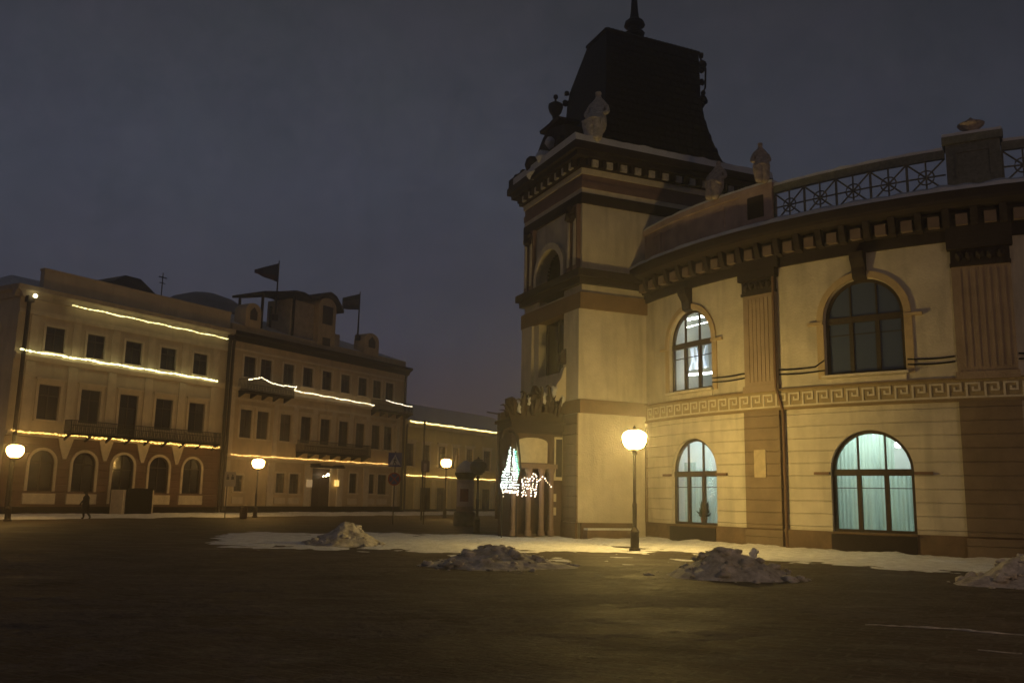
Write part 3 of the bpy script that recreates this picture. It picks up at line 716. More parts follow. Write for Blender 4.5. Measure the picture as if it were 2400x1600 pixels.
mb.build('tower_cornice', M['umber'], mus)
mb = MB()
for i in range(12): mb.mark(); fbox(mb, SIDE, .30+i*.78, .62+i*.78, .305, .42, 17.03, 17.36)
for i in range(8): mb.mark(); fbox(mb, FRONT, .30+i*.75, .62+i*.75, .305, .42, 17.03, 17.36)
mb.each('tower_dentil', M['stone'], mus)
mb = MB(); k = 40
for j in range(k):
    s, t = -.8+(TL+1.6)*j/k, -.8+(TL+1.6)*(j+1)/k; h0, h1 = .34+.09*noise.noise(Vector((s*1.5, 5, 0))), .34+.09*noise.noise(Vector((t*1.5, 5, 0)))
    mb.hexa([SIDE(s, -TW, 18.02), SIDE(t, -TW, 18.02), SIDE(t, .8, 18.02), SIDE(s, .8, 18.02), SIDE(s, -TW, 18.02+h0), SIDE(t, -TW, 18.02+h1), SIDE(t, .75, 18.02+h1), SIDE(s, .75, 18.02+h0)])
for j in range(30): 
    s = -.3+j*.32; mb.blob(SIDE(s, .25, 18.2), .26, 1, .6, (1, 1, .7))
mb.build('tower_snow', M['snow_roof'], mus)
# corner pilasters, arch surround on the front
mb = MB()
for (z0, z1) in ((.72, 5.53), (6.15, 10.3)):
    mb.mark(); fbox(mb, FRONT, 0, 1.45, 0, .14, z0, z1); mb.mark(); fbox(mb, FRONT, TW-1.2, TW, 0, .14, z0, z1)
mb.each('corner_pilaster', M['cream'], mus)
mb = MB()
for s0 in (.15, .75, TW-1.3, TW-.7): mb.mark(); fbox(mb, FRONT, s0, s0+.42, .0, .2, 12.1, 15.3)
mb.each('upper_pilaster', M['mauve'], mus)
mb = MB()
for s0 in (.25, .85, TW-1.2, TW-.6): fbox(mb, FRONT, s0, s0+.22, .201, .24, 12.4, 14.6)
archring(mb, FRONT, (1.75, 4.45, 12.1, 12.55, 13.8), .3, 0, .22)
mb.build('arch_surround', M['cream_trim'], mus)
mb = MB()
for s0 in (.45, TW-1.0):
    mb.mark()
    for z in (14.7, 15.0): mb.blob(FRONT(s0+.1, .3, z), .3, 1, .5)
mb.each('upper_capital', M['umber'], mus)
for op in FO:
    mb = MB(); fbox(mb, FRONT, op[0], op[1], -.52, -.42, op[2], op[2]+.15)
    for x in (op[0], (op[0]+op[1])/2-.06, op[1]-.12): fbox(mb, FRONT, x, x+.12, -.52, -.42, op[2]+.15, op[3])
    archring(mb, FRONT, op, .02, -.52, -.42)
    wo = mb.build('tower_window', M['frame_wood'], mus)
    mb = MB(); pane_mesh(mb, FRONT, op, -.48); mb.build('pane', M['glass_dark'], wo, recalc=False)
# low stone ledge at the foot of the side wall
mb = MB(); fbox(mb, SIDE, 0, 2.7, 0, .12, 0, .72); fbox(mb, SIDE, .05, 2.6, .12, .55, 0, .42)
fbox(mb, FRONT, 0, 1.5, .14, .26, 0, .72); mb.build('tower_plinth', M['plinth'], mus)
mb = MB(); fbox(mb, SIDE, .1, 2.55, .13, .52, .42, .50, 4); mb.build('ledge_snow', M['snow_roof'], mus)
mb = MB(); fbox(mb, FRONT, -.02, 1.47, .14, .22, .74, 5.5); mb.build('corner_pier', M['brown_rust'], mus)

# ---- roof of the tower: lofted mansard
rings = [(18.1, 1.25, 9.15, .75, 5.5), (18.9, 1.45, 8.95, .85, 5.4), (19.5, 1.6, 8.55, .9, 5.35), (20.4, 1.72, 8.1, .95, 5.3), (21.4, 1.8, 7.75, 1.0, 5.3), (22.6, 1.88, 7.55, 1.05, 5.25), (23.3, 1.9, 7.58, 1.1, 5.0), (25.1, 1.98, 7.58, 1.2, 3.2)]
mb = MB()
for (z, a, b, c, d) in rings: mb.v += [SIDE(a, -c, z), SIDE(b, -c, z), SIDE(b, -d, z), SIDE(a, -d, z)]
for i in range(len(rings)-1):
    for j in range(4): mb.f.append((i*4+j, i*4+(j+1) % 4, i*4+4+(j+1) % 4, i*4+4+j))
mb.f.append((28, 29, 30, 31)); mb.f.append((3, 2, 1, 0))
roof = mb.build('mansard_roof', M['roof_dark'], mus)
mb = MB()                                           # rows of overlapping scales on the face
for i, z in enumerate([18.5+.36*k for k in range(18)]):
    for (z0, a, b, c, d), (z1, a1, b1, c1, d1) in zip(rings, rings[1:]):
        if z0 <= z < z1:
            t = (z-z0)/(z1-z0); sa, sb, nc = a+(a1-a)*t, b+(b1-b)*t, c+(c1-c)*t
            k = int((sb-sa)/.42)
            for j in range(k):
                x = sa+.2+(sb-sa-.4)*(j+.5*(i % 2))/k
                mb.hexa([SIDE(x, -nc-.02, z), SIDE(x+.36, -nc-.02, z), SIDE(x+.36, -nc+.07, z), SIDE(x, -nc+.07, z), SIDE(x+.04, -nc-.06, z+.3), SIDE(x+.32, -nc-.06, z+.3), SIDE(x+.32, -nc+.0, z+.3), SIDE(x+.04, -nc+.0, z+.3)])
mb.build('roof_scales', M['roof_dark'], roof)
mb = MB()
for (q, z, r) in ((7.72, 25.0, .16), (7.78, 24.5, .27), (7.74, 24.2, .2), (7.72, 23.5, .2), (7.80, 22.9, .16), (7.82, 22.5, .27), (7.7, 22.2, .18)):
    mb.blob(SIDE(q, -1.15, z), r, 2, .4, (.8, .8, 1)); 
for (t, z, r) in ((5.15, 23.3, .14), (5.3, 22.8, .18), (5.4, 19.3, .2)):
    mb.blob(SIDE(1.8, -t, z), r, 2, .4)
mb.build('roof_scroll', M['roof_dark'], roof); mb = MB()
mb.tube([SIDE(1.95, -1.18, 25.12), SIDE(7.6, -1.18, 25.12), SIDE(7.6, -3.2, 25.12), SIDE(1.95, -3.2, 25.12), SIDE(1.95, -1.18, 25.12)], .10)
for i in range(22): mb.blob(SIDE(2.1+i*.25, -1.18, 25.2), .07, 1)
mb.tube([SIDE(7.56, -1.1, 24.9), SIDE(7.95, -1.1, 24.3), SIDE(7.9, -1.1, 23.2), SIDE(7.62, -1.1, 22.6)], .05)
mb.build('roof_cresting', M['roof_dark'], roof)
mb = MB(); c = SIDE(4.37, -2.4, 0)
mb.lathe([(.45, 25.0), (.4, 25.3), (.26, 25.5), (.3, 25.75), (.5, 25.9), (.55, 26.05), (.3, 26.2), (.35, 26.4), (.56, 26.5), (.5, 26.7), (.26, 26.9), (.2, 27.3), (.14, 28.2), (.1, 29.4), (.02, 32)], (c.x, c.y, 0), 12)
mb.build('roof_spire', M['roof_dark'], roof)

# ---- pediment above the front
mb = MB()
fpoly(mb, FRONT, [(-.2, 18.0), (-.2, 18.45), (1.0, 18.75), (1.2, 19.6), (2.2, 19.85), (3.1, 20.0), (3.6, 19.75), (4.1, 19.3), (4.5, 18.7), (4.9, 18.3), (5.0, 18.0)], -.6, .35)
fbox(mb, FRONT, 5.5, 6.9, -.4, .75, 18.0, 18.5); fbox(mb, FRONT, 5.7, 6.0, .1, .5, 18.5, 18.8); fbox(mb, FRONT, 6.5, 6.8, .1, .5, 18.5, 18.8)
fprof(mb, FRONT, 1.6, 3.7, [(-.7, 20.0), (.45, 20.0), (.5, 20.15), (-.7, 20.15)])
mb.blob(FRONT(4.3, .5, 18.5), .5, 2, .4, (1, 1, 1)); mb.blob(FRONT(1.4, .4, 18.7), .35, 2, .4)
mb.build('front_pediment', M['umber'], mus)
mb = MB(); mb.blob(FRONT(3.1, .5, 18.5), .45, 2, .5, (1, 1, .9)); mb.blob(FRONT(4.0, .6, 17.95), .35, 2, .5, (1.2, 1.2, .8)); mb.blob(FRONT(2.5, .45, 19.1), .3, 2, .5)
mb.build('pediment_snow', M['snow_roof'], mus)
# urn on the pediment
uc = FRONT(2.5, .2, 20.15)
mb = MB(); mb.lathe([(.28, 0), (.24, .12), (.14, .2), (.17, .4), (.3, .6), (.38, .85), (.36, 1.0), (.25, 1.08), (.06, 1.16), (.05, 1.28), (.12, 1.38), (.10, 1.5), (.01, 1.56)], tuple(uc), 14)
o = mb.build('stone_urn', M['iron'], origin=uc, smooth=True); tag(o, 'small dark urn with ball top on the tower front gable', 'urn')
# seated statue at the tower corner
def seated(name, loc, rot, sc, m, label, lean=0):
    V = [(0, 0, .75), (0, 0, 1.15), (0, -.02, 1.5), (0, -.02, 1.72), (0, .02, 1.95), (.24, 0, 1.42), (.38, .15, 1.1), (.25, .4, .95), (-.24, 0, 1.42), (-.36, .12, 1.12), (-.22, .38, .98), (.13, .42, .74), (.13, .50, .12), (-.13, .42, .70), (-.11, .46, .12), (.14, .66, .03), (-.11, .62, .03), (0, .22, .34)]
    E_ = [(0, 1), (1, 2), (2, 3), (3, 4), (2, 5), (5, 6), (6, 7), (2, 8), (8, 9), (9, 10), (0, 11), (11, 12), (0, 13), (13, 14), (12, 15), (14, 16), (0, 17)]
    V = [(x*sc, (y+lean*z)*sc, z*sc) for x, y, z in V]
    rad = [.33, .25, .20, .085, .135, .12, .09, .07, .12, .09, .07, .21, .20, .21, .20, .09, .09, .44]
    o = extrude_skin((V, E_), [r*sc for r in rad], name, m, loc=loc, rot=rot, sub=2)
    return tag(o, label, 'statue')
seated('seated_statue', SIDE(.75, .15, 18.12), R(-24+180), 1.45, M['stone'], 'pale seated stone figure before the black mansard roof')
# group on the wing parapet
mb = MB(); p = WING(3.35, -.1, 14.4)
seated('reclining_statue', WING(3.35, -.12, 14.35), R(150), 1.05, M['stone_pink'], 'rosy stone figure on parapet beside the foot of the tower roof', -.25)
seated('parapet_statue', WING(5.75, -.12, 14.4), R(170), .98, M['stone_pink'], 'rosy stone figure at the end of the solid parapet by the grille')
mb = MB(); b0 = WING(13.68, -.2, 14.66)
mb.lathe([(.24, 0), (.2, .06), (.1, .12), (.12, .2), (.3, .28), (.42, .38), (.45, .44), (.3, .46), (.2, .56), (.08, .64), (.02, .7)], tuple(b0), 16)
tag(mb.build('stone_bowl', M['stone_pink'], origin=b0, smooth=True), 'shallow reddish stone bowl on the parapet pedestal between grilles', 'bowl')

# ---- porch projecting from the tower front (x along SIDE is negative)
PO = -1.4
def PS(s, n, z): return SIDE(s, PO+n, z)          # its near side face
mb = MB()
wall(mb, PS, -2.75, 0, 0, 5.6, 0, [(-2.35, -.95, .15, 3.0, 3.0)], .4)
wall(mb, PS, -2.75, 0, 0, 5.6, -1.3, [])
mb.add([PS(-2.75, 0, 0), PS(-2.75, -1.3, 0), PS(-2.75, -1.3, 5.6), PS(-2.75, 0, 5.6)], [(0, 1, 2, 3)])
mb.add([PS(-2.75, 0, 5.6), PS(0, 0, 5.6), PS(0, -1.3, 5.6), PS(-2.75, -1.3, 5.6)], [(0, 1, 2, 3)])
porch = mb.build('porch', mat('porch_brown_stone', (.105, .068, .05), .8, .15, 2, .3, 14, stain=.3), mus, recalc=False)
mb = MB()
for x in (-2.66, -1.95, -1.3, -.82): mb.mark(); mb.lathe([(.16, .1), (.16, .3), (.12, .35), (.11, 2.8), (.17, 2.95), (.17, 3.05)], tuple(PS(x, .16, 0)), 12)
mb.mark(); fbox(mb, PS, -2.7, -.6, .0, .34, 3.05, 3.25)
mb.each('porch_column', mat('pinkish_column_stone', (.24, .17, .14), .7, .1, 2), porch)
mb = MB()
pts = [(-2.5, 3.3), (-2.5, 4.2)]+[(-1.75-.75*math.cos(math.pi*k/8), 4.2+.22*math.sin(math.pi*k/8)) for k in range(9)]+[(-1.0, 3.3)]
fpoly(mb, PS, pts, 0, .10); mb.build('porch_panel', M['cream_trim'], porch)
mb = MB(); fbox(mb, PS, -2.85, 0, -1.4, .2, 4.75, 5.05); fbox(mb, PS, -2.95, 0, -1.5, .3, 5.05, 5.2)
fbox(mb, PS, -2.9, 0, 0, .06, 4.6, 4.75)
mb.tube([PS(-3.45, .45, 4.3), PS(-3.3, .4, 4.65), PS(-2.9, .35, 4.75), PS(-2.62, .35, 4.4), PS(-2.5, .35, 3.6), PS(-2.42, .35, 2.9)], [.05, .08, .10, .08, .05, .03], 7)
mb.build('porch_cornice', M['umber'], porch)
mb = MB(); rnd = random.Random(4)
def leafy(mb, x, z, h, lean, n=.1, w=.16):
    pts = [PS(x+lean*(t**1.8), n+.12*math.sin(t*3), z+h*math.sin(t*1.9)/math.sin(1.9)*1.0) for t in (0, .2, .4, .6, .8, 1)]
    mb.tube(pts, [w, w*1.25, w*1.1, w*.8, w*.5, w*.15], 7)
fbox(mb, PS, -2.9, -.2, -.3, .12, 5.2, 5.55)
for (x, z, h, l, w) in ((-2.95, 5.3, .7, -.35, .13), (-2.7, 5.4, 1.0, -.25, .15), (-2.35, 5.4, 1.2, .15, .2), (-2.0, 5.4, 1.45, -.3, .19), (-1.7, 5.4, 1.2, .35, .2), (-1.35, 5.4, 1.75, -.2, .19), (-1.05, 5.4, 1.3, .3, .2), (-.8, 5.4, 1.9, -.25, .2), (-.45, 5.4, 1.3, .25, .2), (-1.5, 5.4, 1.0, .5, .16), (-2.2, 5.4, .9, -.5, .15)):
    h *= .72; leafy(mb, x, z, h, l, rnd.uniform(-.2, .2), w*.6)
    for q in range(3): leafy(mb, x+rnd.uniform(-.15, .15), z+rnd.uniform(0, .5)*h, h*rnd.uniform(.3, .6), rnd.uniform(-.4, .4), rnd.uniform(-.1, .25), w*.38)
mb.lathe([(.3, 5.5), (.22, 5.7), (.12, 5.8), (.34, 6.1), (.40, 6.35), (.2, 6.5), (.1, 6.8)], tuple(PS(-1.55, -.2, 0)), 12)
mb.lathe([(.2, 5.4), (.15, 5.6), (.1, 5.7), (.24, 5.9), (.26, 6.1), (.05, 6.2)], tuple(PS(-2.8, -.1, 0)), 12)
mb.build('porch_ornament', M['bus'], porch)
for (x, z, r) in ((-1.3, 6.25, .17), (-2.05, 6.05, .13), (-.75, 6.6, .16), (-2.5, 5.75, .13), (-.35, 6.2, .15)):
    mb = MB(); mb.blob(PS(x, .22, z), r, 2, 1.2, (.8, .8, 1.5)); mb.build('porch_snow', M['snow_roof'], porch, smooth=True)
mb = MB(); fpoly(mb, PS, [(-.75, 6.16), (-.8, 6.5), (-.62, 6.9), (-.4, 7.2), (-.25, 7.7), (-.05, 7.8), (-.05, 6.16)], -.1, .2)
mb.build('porch_scroll', M['cream'], porch)
mb = MB(); fpoly(mb, PS, [(-.45, 7.95), (-.4, 8.3), (-.15, 8.6), (-.05, 8.6), (-.05, 7.85)], -.1, .2); mb.build('porch_scroll_top', M['umber'], porch)
mb = MB(); fbox(mb, PS, -.62, -.14, .0, .06, 2.55, 4.5); fr_ = mb.build('poster_frame', M['cream_trim'], porch)
mb = MB(); fbox(mb, PS, -.55, -.24, .061, .07, 2.7, 4.4); mb.build('poster', M['umber'], porch)
mb = MB(); fbox(mb, PS, -2.3, -1.0, -.38, -.3, .15, 3.0); mb.build('porch_door', M['door'], porch)
mb = MB(); mb.mark(); fbox(mb, PS, -.78, -.5, .0, .04, 1.0, 1.35); mb.mark(); fbox(mb, PS, -.78, -.5, .0, .04, 1.6, 1.95); mb.each('porch_notice', M['cream_trim'], porch)

# ------------------------------------------------------------------ the row of houses
def fwindow(F, parent, s0, s1, z0, z1, arch=0, surround=.14, trim=None, depth=-.14, hood=False, gm=None, name='window'):
    op = (s0, s1, z0, z1-arch, z1)
    mb = MB(); c = (s0+s1)/2
    archring(mb, F, (s0+.06, s1-.06, z0+.06, z1-arch if arch else z1-.06, z1-.06), .06, depth-.03, depth+.03, seg=10)
    fbox(mb, F, s0, s1, depth-.03, depth+.03, z0, z0+.06)
    fbox(mb, F, c-.035, c+.035, depth-.03, depth+.04, z0+.06, z1-.06)
    zt = z0+(z1-z0)*.68; fbox(mb, F, s0+.06, s1-.06, depth-.03, depth+.035, zt, zt+.07)
    w = mb.build(name, M['frame_wood'], parent)
    mb = MB(); pane_mesh(mb, F, op, depth); mb.build('pane', gm or M['glass_dark'], w, recalc=False)
    if trim:
        mb = MB(); archring(mb, F, op, surround, 0, .07, seg=12); fbox(mb, F, s0-.2, s1+.2, 0, .16, z0-.12, z0-.005)
        if hood: fbox(mb, F, s0-.3, s1+.3, 0, .2, z1+surround+.12, z1+surround+.24); fbox(mb, F, s0-.2, s1+.2, 0, .1, z1+surround, z1+surround+.12)
        mb.build('window_surround', trim, parent)
    return op
def railing(F, parent, s0, s1, n1, z0, z1, slab=.14):
    mb = MB(); fbox(mb, F, s0, s1, 0, n1, z0-slab, z0)
    k = int((s1-s0)/1.6)+1
    for i in range(k+1):
        s = s0+.1+(s1-s0-.2)*i/k; fprof(mb, F, s-.06, s+.06, [(0, z0-slab-.4), (.1, z0-slab-.38), (n1*.8, z0-slab), (0, z0-slab)])
    b = mb.build('balcony', M['h_base'], parent)
    mb = MB()
    for z in (z0+.08, z0+.5, z1-.03): fbox(mb, F, s0, s1, n1-.05, n1-.01, z-.025, z+.025)
    for e in (s0, s1-.04):
        for z in (z0+.08, z1-.03): fbox(mb, F, e, e+.04, 0, n1-.05, z-.025, z+.025)
        k2 = 7
        for i in range(k2): fbox(mb, F, e+.005, e+.035, n1*i/k2, n1*i/k2+.03, z0, z1-.03)
    k = int((s1-s0)/.15)
    for i in range(k+1):
        s = s0+(s1-s0-.03)*i/k; fbox(mb, F, s, s+.03, n1-.045, n1-.015, z0, z1-.03)
        if i % 2 == 0 and i < k: mb.tube([F(s+.015, n1-.03, z0+.1), F(s+.165, n1-.03, z0+.48)], .014, 4); mb.tube([F(s+.165, n1-.03, z0+.1), F(s+.015, n1-.03, z0+.48)], .014, 4)
    mb.build('railing', M['iron'], b)
def body(F, parent, s0, s1, depth, z1, m, ops, split=None, z0=0, base_mat=None):
    if split:
        lo = [o for o in ops if o[2] < split]; hi = [o for o in ops if o[2] >= split]
        mb = MB(); wall(mb, F, s0, s1, z0, split, 0, lo, .2); mb.build('lower_wall', base_mat, parent, recalc=False)
        mb = MB(); wall(mb, F, s0, s1, split, z1, 0, hi, .2); mb.build('upper_wall', m, parent, recalc=False)
    else:
        mb = MB(); wall(mb, F, s0, s1, z0, z1, 0, ops, .2); mb.build('wall', m, parent, recalc=False)
    mb = MB()
    for s in (s0, s1): mb.add([F(s, 0, z0), F(s, -depth, z0), F(s, -depth, z1), F(s, 0, z1)], [(0, 1, 2, 3)])
    mb.add([F(s0, -depth, z0), F(s1, -depth, z0), F(s1, -depth, z1), F(s0, -depth, z1)], [(0, 1, 2, 3)])
    mb.build('side_wall', m, parent, recalc=False)
def rect_ops(lst): return [(a, b, z0, z1, z1) for a, b, z0, z1 in lst]

# ---- corner house (three storeys, five bays)
h1 = thing('corner_house', HS(7, -6, 0), 'three storey corner house with russet arcaded ground floor and three light strings', 'house')
cs = [.95+3.03*i for i in range(5)]
r3 = [(c-.7, c+.7, 10.72, 12.4) for c in cs]
r2 = [(c-.76, c+.76, 6.2 if i != 2 else 5.35, 8.5) for i, c in enumerate(cs)]
r1 = [(c-.86, c+.86, 1.55 if i != 2 else .75, 4.2) for i, c in enumerate(cs)]
ops = rect_ops(r3)+rect_ops(r2)+[(a, b, z0, z1-.8, z1) for a, b, z0, z1 in r1]
body(HS, h1, -1.7, 15.75, 16, 14.3, M['h_beige'], ops, 5.15, 0, M['h_red'])
for a, b, z0, z1 in r3: fwindow(HS, h1, a, b, z0, z1, 0, .16, M['h_trim'])
for i, (a, b, z0, z1) in enumerate(r2): fwindow(HS, h1, a, b, z0, z1, 0, .2, M['h_trim'], hood=True, name='window' if i != 2 else 'balcony_door')
for i, (a, b, z0, z1) in enumerate(r1):
    fwindow(HS, h1, a, b, z0, z1, .8, .2, None, name='window' if i != 2 else 'arched_door')
    mb = MB(); archring(mb, HS, (a, b, z0, z1-.8, z1), .18, 0, .1, seg=14)
    # flaring white pendentives above each arch
    mb.build('arch_surround', M['h_trim'], h1)
    if i != 2:
        mb = MB(); fbox(mb, HS, a-.25, b+.25, 0, .12, .72, 1.4); mb.build('apron_panel', M['h_trim'], h1)
mb = MB()
for i in range(4):
    c = (cs[i]+cs[i+1])/2; mb.mark(); fpoly(mb, HS, [(c-.55, 5.1), (c-.42, 4.6), (c-.1, 3.7), (c+.12, 3.7), (c+.40, 4.6), (c+.55, 5.1)], 0, .09)
mb.each('arcade_spandrel', M['h_trim'], h1)
mb = MB(); fprof(mb, HS, -1.7, 15.75, [(0, 5.05), (.12, 5.05), (.25, 5.2), (.25, 5.35), (0, 5.35)]); fprof(mb, HS, -1.7, 15.75, [(0, 9.95), (.12, 9.95), (.22, 10.25), (.22, 10.4), (0, 10.4)])
mb.build('string_course', M['h_trim'], h1); mb = MB()
mb.mark(); fbox(mb, HS, -1.7, 15.75, 0, .10, 13.0, 13.3)
for i in range(6):
    c = cs[0]-1.52+3.03*i
    mb.mark(); fbox(mb, HS, c-.32, c+.32, 0, .09, 5.36, 9.9); mb.mark(); fbox(mb, HS, c-.28, c+.28, 0, .08, 10.42, 12.95)
mb.each('pilaster_strip', M['h_trim'], h1)
mb = MB(); fprof(mb, HS, -2.2, 15.9, [(-.1, 14.0), (.15, 14.0), (.25, 14.3), (.55, 14.45), (.6, 14.75), (-.1, 14.75)]); 
SD = lambda s, n, z: HS(-1.7-n, -s, z)            # its left side face
fprof(mb, SD, -.5, 16, [(0, 14.0), (.15, 14.0), (.25, 14.3), (.5, 14.45), (.55, 14.75), (0, 14.75)])
mb.build('cornice', M['h_cornice'], h1)
mb = MB(); fbox(mb, HS, -.3, 15.7, -.4, .05, 14.75, 16.1); fbox(mb, HS, -.35, 15.75, -.45, .1, 16.1, 16.25); mb.build('parapet', M['h_beige'], h1)
mb = MB(); mb.add([HS(-2.1, .5, 14.78), HS(15.7, .5, 14.78), HS(15.7, -8, 17.2), HS(2, -8, 17.2), HS(-2.1, -16, 14.78), HS(15.7, -16, 14.78)], [(0, 1, 2, 3), (0, 3, 4), (3, 2, 5, 4)])
mb.build('roof', M['snow_roof'], h1)
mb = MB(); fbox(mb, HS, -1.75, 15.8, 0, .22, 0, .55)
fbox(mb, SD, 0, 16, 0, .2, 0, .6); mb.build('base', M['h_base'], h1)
sops = rect_ops([(2+3*i, 3.5+3*i, z0, z1) for i in range(5) for z0, z1 in ((10.7, 12.4), (6.2, 8.5))])
mb = MB(); wall(mb, SD, 0, 16, 0, 14.3, .02, sops, .2); mb.build('street_side_wall', M['h_beige'], h1, recalc=False)
for a, b, z0, z1, _ in sops: fwindow(SD, h1, a, b, z0, z1, 0, .16, M['h_trim'])
railing(HS, h1, 2.2, 14.9, .9, 5.45, 6.3)
mb = MB()
mb.mark(); fbox(mb, HS, 6.1, 6.35, .25, 1.6, 0, 1.75); mb.mark(); fbox(mb, HS, 8.3, 8.6, .25, 1.6, 0, 1.75)
mb.each('stair_cheek', M['h_trim'], h1)
mb = MB()
for i in range(4): fbox(mb, HS, 6.35, 8.3, .25, 1.7-.35*i, .18*i, .18*(i+1))
st = mb.build('entrance_steps', M['h_base'], h1)
mb = MB(); fbox(mb, HS, 6.3, 8.4, 1.62, 1.72, .05, 1.85)
for z in (.5, 1.2): fbox(mb, HS, 6.3, 8.4, 1.72, 1.76, z, z+.06)
mb.build('iron_gate', M['black'], h1)
for (s, zt) in ((-1.25, 14.0), (15.65, 14.2)):
    mb = MB(); mb.tube([HS(s, .35, zt), HS(s, .28, 13.6), HS(s, .28, 5.6), HS(s, .34, 5.2), HS(s, .34, .3)], .13, 8); fbox(mb, HS, s-.22, s+.22, .1, .5, zt-.3, zt+.1); mb.build('drainpipe', M['pipe'], h1)

# ---- middle house (three storeys, attic dormer, flags)
h2 = thing('middle_house', HS(28, -6, 0), 'three storey ochre house with iron balconies, attic tower and two flags', 'house')
c2 = [18.15, 20.0, 22.65, 25.05, 27.55, 30.1, 32.6, 34.8, 36.75]
c2b = [18.15, 20.0, 22.65, 25.15, 27.65, 30.15, 32.55, 34.9, 36.8]
r3 = [(c-.66, c+.66, 11.15, 12.9) for c in c2]; r2 = [(c-.66, c+.66, 6.15, 8.48) for c in c2b]
r1 = [(17.3, 18.25, 1.8, 3.1), (21.9, 23.0, 1.75, 3.4), (23.5, 24.7, 1.7, 3.4), (31.3, 32.4, 1.85, 3.7), (34.15, 35.0, 1.85, 3.7), (35.5, 36.9, 1.8, 3.7)]
door = (26.35, 28.75, .1, 4.0)
ops = rect_ops(r3+r2+r1+[door])
body(HS, h2, 15.9, 39.2, 14, 14.2, M['h_ochre'], ops)
for a, b, z0, z1 in r3: fwindow(HS, h2, a, b, z0, z1, 0, .13, M['h_trim'])
for a, b, z0, z1 in r2: fwindow(HS, h2, a, b, z0, z1, 0, .14, M['h_trim'], hood=True)
for a, b, z0, z1 in r1: fwindow(HS, h2, a, b, z0, z1, 0, .12, M['h_trim'])
mb = MB(); fbox(mb, HS, 26.35, 28.75, -.25, -.15, .1, 4.0)
for x in (26.5, 27.6): archring(mb, HS, (x+.1, x+.95, .4, 2.9, 2.9), .06, -.15, -.11)
dr = mb.build('entrance_door', M['door'], h2)
mb = MB(); fbox(mb, HS, 27.4, 27.5, -.11, -.05, 1.5, 1.8); mb.build('handle', M['iron'], dr)
mb = MB(); fbox(mb, HS, 25.9, 29.2, 0, 1.3, 4.05, 4.2)
for x in (25.95, 29.05): fbox(mb, HS, x, x+.1, 0, 1.2, 4.2, 4.35)
mb.build('door_canopy', M['h_base'], h2)
mb = MB()
for x in (16.0, 20.9, 25.3, 29.6, 33.3, 37.8): mb.mark(); fbox(mb, HS, x, x+.75, 0, .12, 0, 4.3)
mb.mark(); fprof(mb, HS, 15.9, 39.2, [(0, 4.35), (.12, 4.35), (.25, 4.5), (.25, 4.65), (0, 4.65)])
mb.mark(); fprof(mb, HS, 15.9, 39.2, [(0, 9.95), (.1, 9.95), (.2, 10.15), (.2, 10.3), (0, 10.3)])
fbox(mb, HS, 15.9, 39.2, 0, .06, 9.2, 9.4); fbox(mb, HS, 15.9, 39.2, 0, .08, 13.3, 13.45)
for x in (16.3, 21.2, 38.1): mb.mark(); fbox(mb, HS, x, x+.5, 0, .1, 4.66, 9.9)
for i in range(5): mb.mark(); fbox(mb, HS, 23.5+2.45*i, 24.1+2.45*i, 0, .1, 6.0, 9.2)
for a, b, z0, z1 in r1: mb.mark(); fbox(mb, HS, a-.1, b+.1, 0, .07, .8, 1.35)
mb.each('facade_trim', M['h_trim'], h2)
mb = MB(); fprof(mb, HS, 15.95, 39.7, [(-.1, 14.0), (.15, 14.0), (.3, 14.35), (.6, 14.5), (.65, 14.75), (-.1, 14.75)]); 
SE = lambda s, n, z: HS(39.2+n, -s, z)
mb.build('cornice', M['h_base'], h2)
mb = MB(); fbox(mb, HS, 16, 39.2, -.35, .05, 14.75, 15.4); mb.build('parapet', M['h_ochre'], h2)
mb = MB(); mb.add([HS(15.8, .0, 15.42), HS(39.3, .0, 15.42), HS(35.5, -7, 17.9), HS(19.5, -7, 17.9), HS(39.3, -14, 14.78), HS(15.8, -14, 14.78), HS(15.8, 0, 14.76), HS(39.3, 0, 14.76)], [(0, 1, 2, 3), (1, 4, 2), (3, 2, 4, 5), (0, 3, 5), (6, 0, 5), (7, 4, 1)])
rf = mb.build('roof', M['snow_roof'], h2)
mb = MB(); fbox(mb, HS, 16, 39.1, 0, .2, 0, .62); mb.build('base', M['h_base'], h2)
railing(HS, h2, 17.1, 22.4, 1.1, 9.95, 10.95); railing(HS, h2, 34.0, 39.5, 1.0, 9.95, 10.9); railing(HS, h2, 24.1, 33.0, 1.1, 5.35, 6.35)
for s in (16.05, 39.0):
    mb = MB(); mb.tube([HS(s, .35, 14.0), HS(s, .28, 13.6), HS(s, .28, .3)], .13, 8); mb.build('drainpipe', M['pipe'], h2)
# attic tower with arched roof, side dormers
mb = MB(); pts = [(25.9, 14.8), (25.9, 18.9)]+[(27.05-1.15*math.cos(math.pi*k/10), 18.9+.8*math.sin(math.pi*k/10)) for k in range(11)]+[(28.2, 14.8)]
fpoly(mb, HS, pts, -3.5, .1); at_ = mb.build('attic_tower', M['h_ochre'], h2)
mb = MB(); prev = None
P = [(18.9, 18.45), (20.5, 18.75), (22.5, 19.25), (23.6, 19.3), (24.6, 19.05), (25.4, 19.25), (26.2, 19.75), (27.0, 20.05), (27.8, 19.8), (28.5, 19.1), (28.9, 18.6)]
for (a, za), (b, zb) in zip(P, P[1:]):
    mb.hexa([HS(a, -3.6, za), HS(b, -3.6, zb), HS(b, .45, zb), HS(a, .45, za), HS(a, -3.6, za+.22), HS(b, -3.6, zb+.22), HS(b, .45, zb+.22), HS(a, .45, za+.22)])
mb.build('attic_roof', M['h_base'], at_)
mb = MB(); fbox(mb, HS, 22.9, 25.9, -3.4, -.5, 15.3, 18.9); fbox(mb, HS, 28.2, 29.2, -2.2, -.2, 15.3, 16.6); mb.build('attic_wall', M['h_cornice'], at_)
mb = MB()
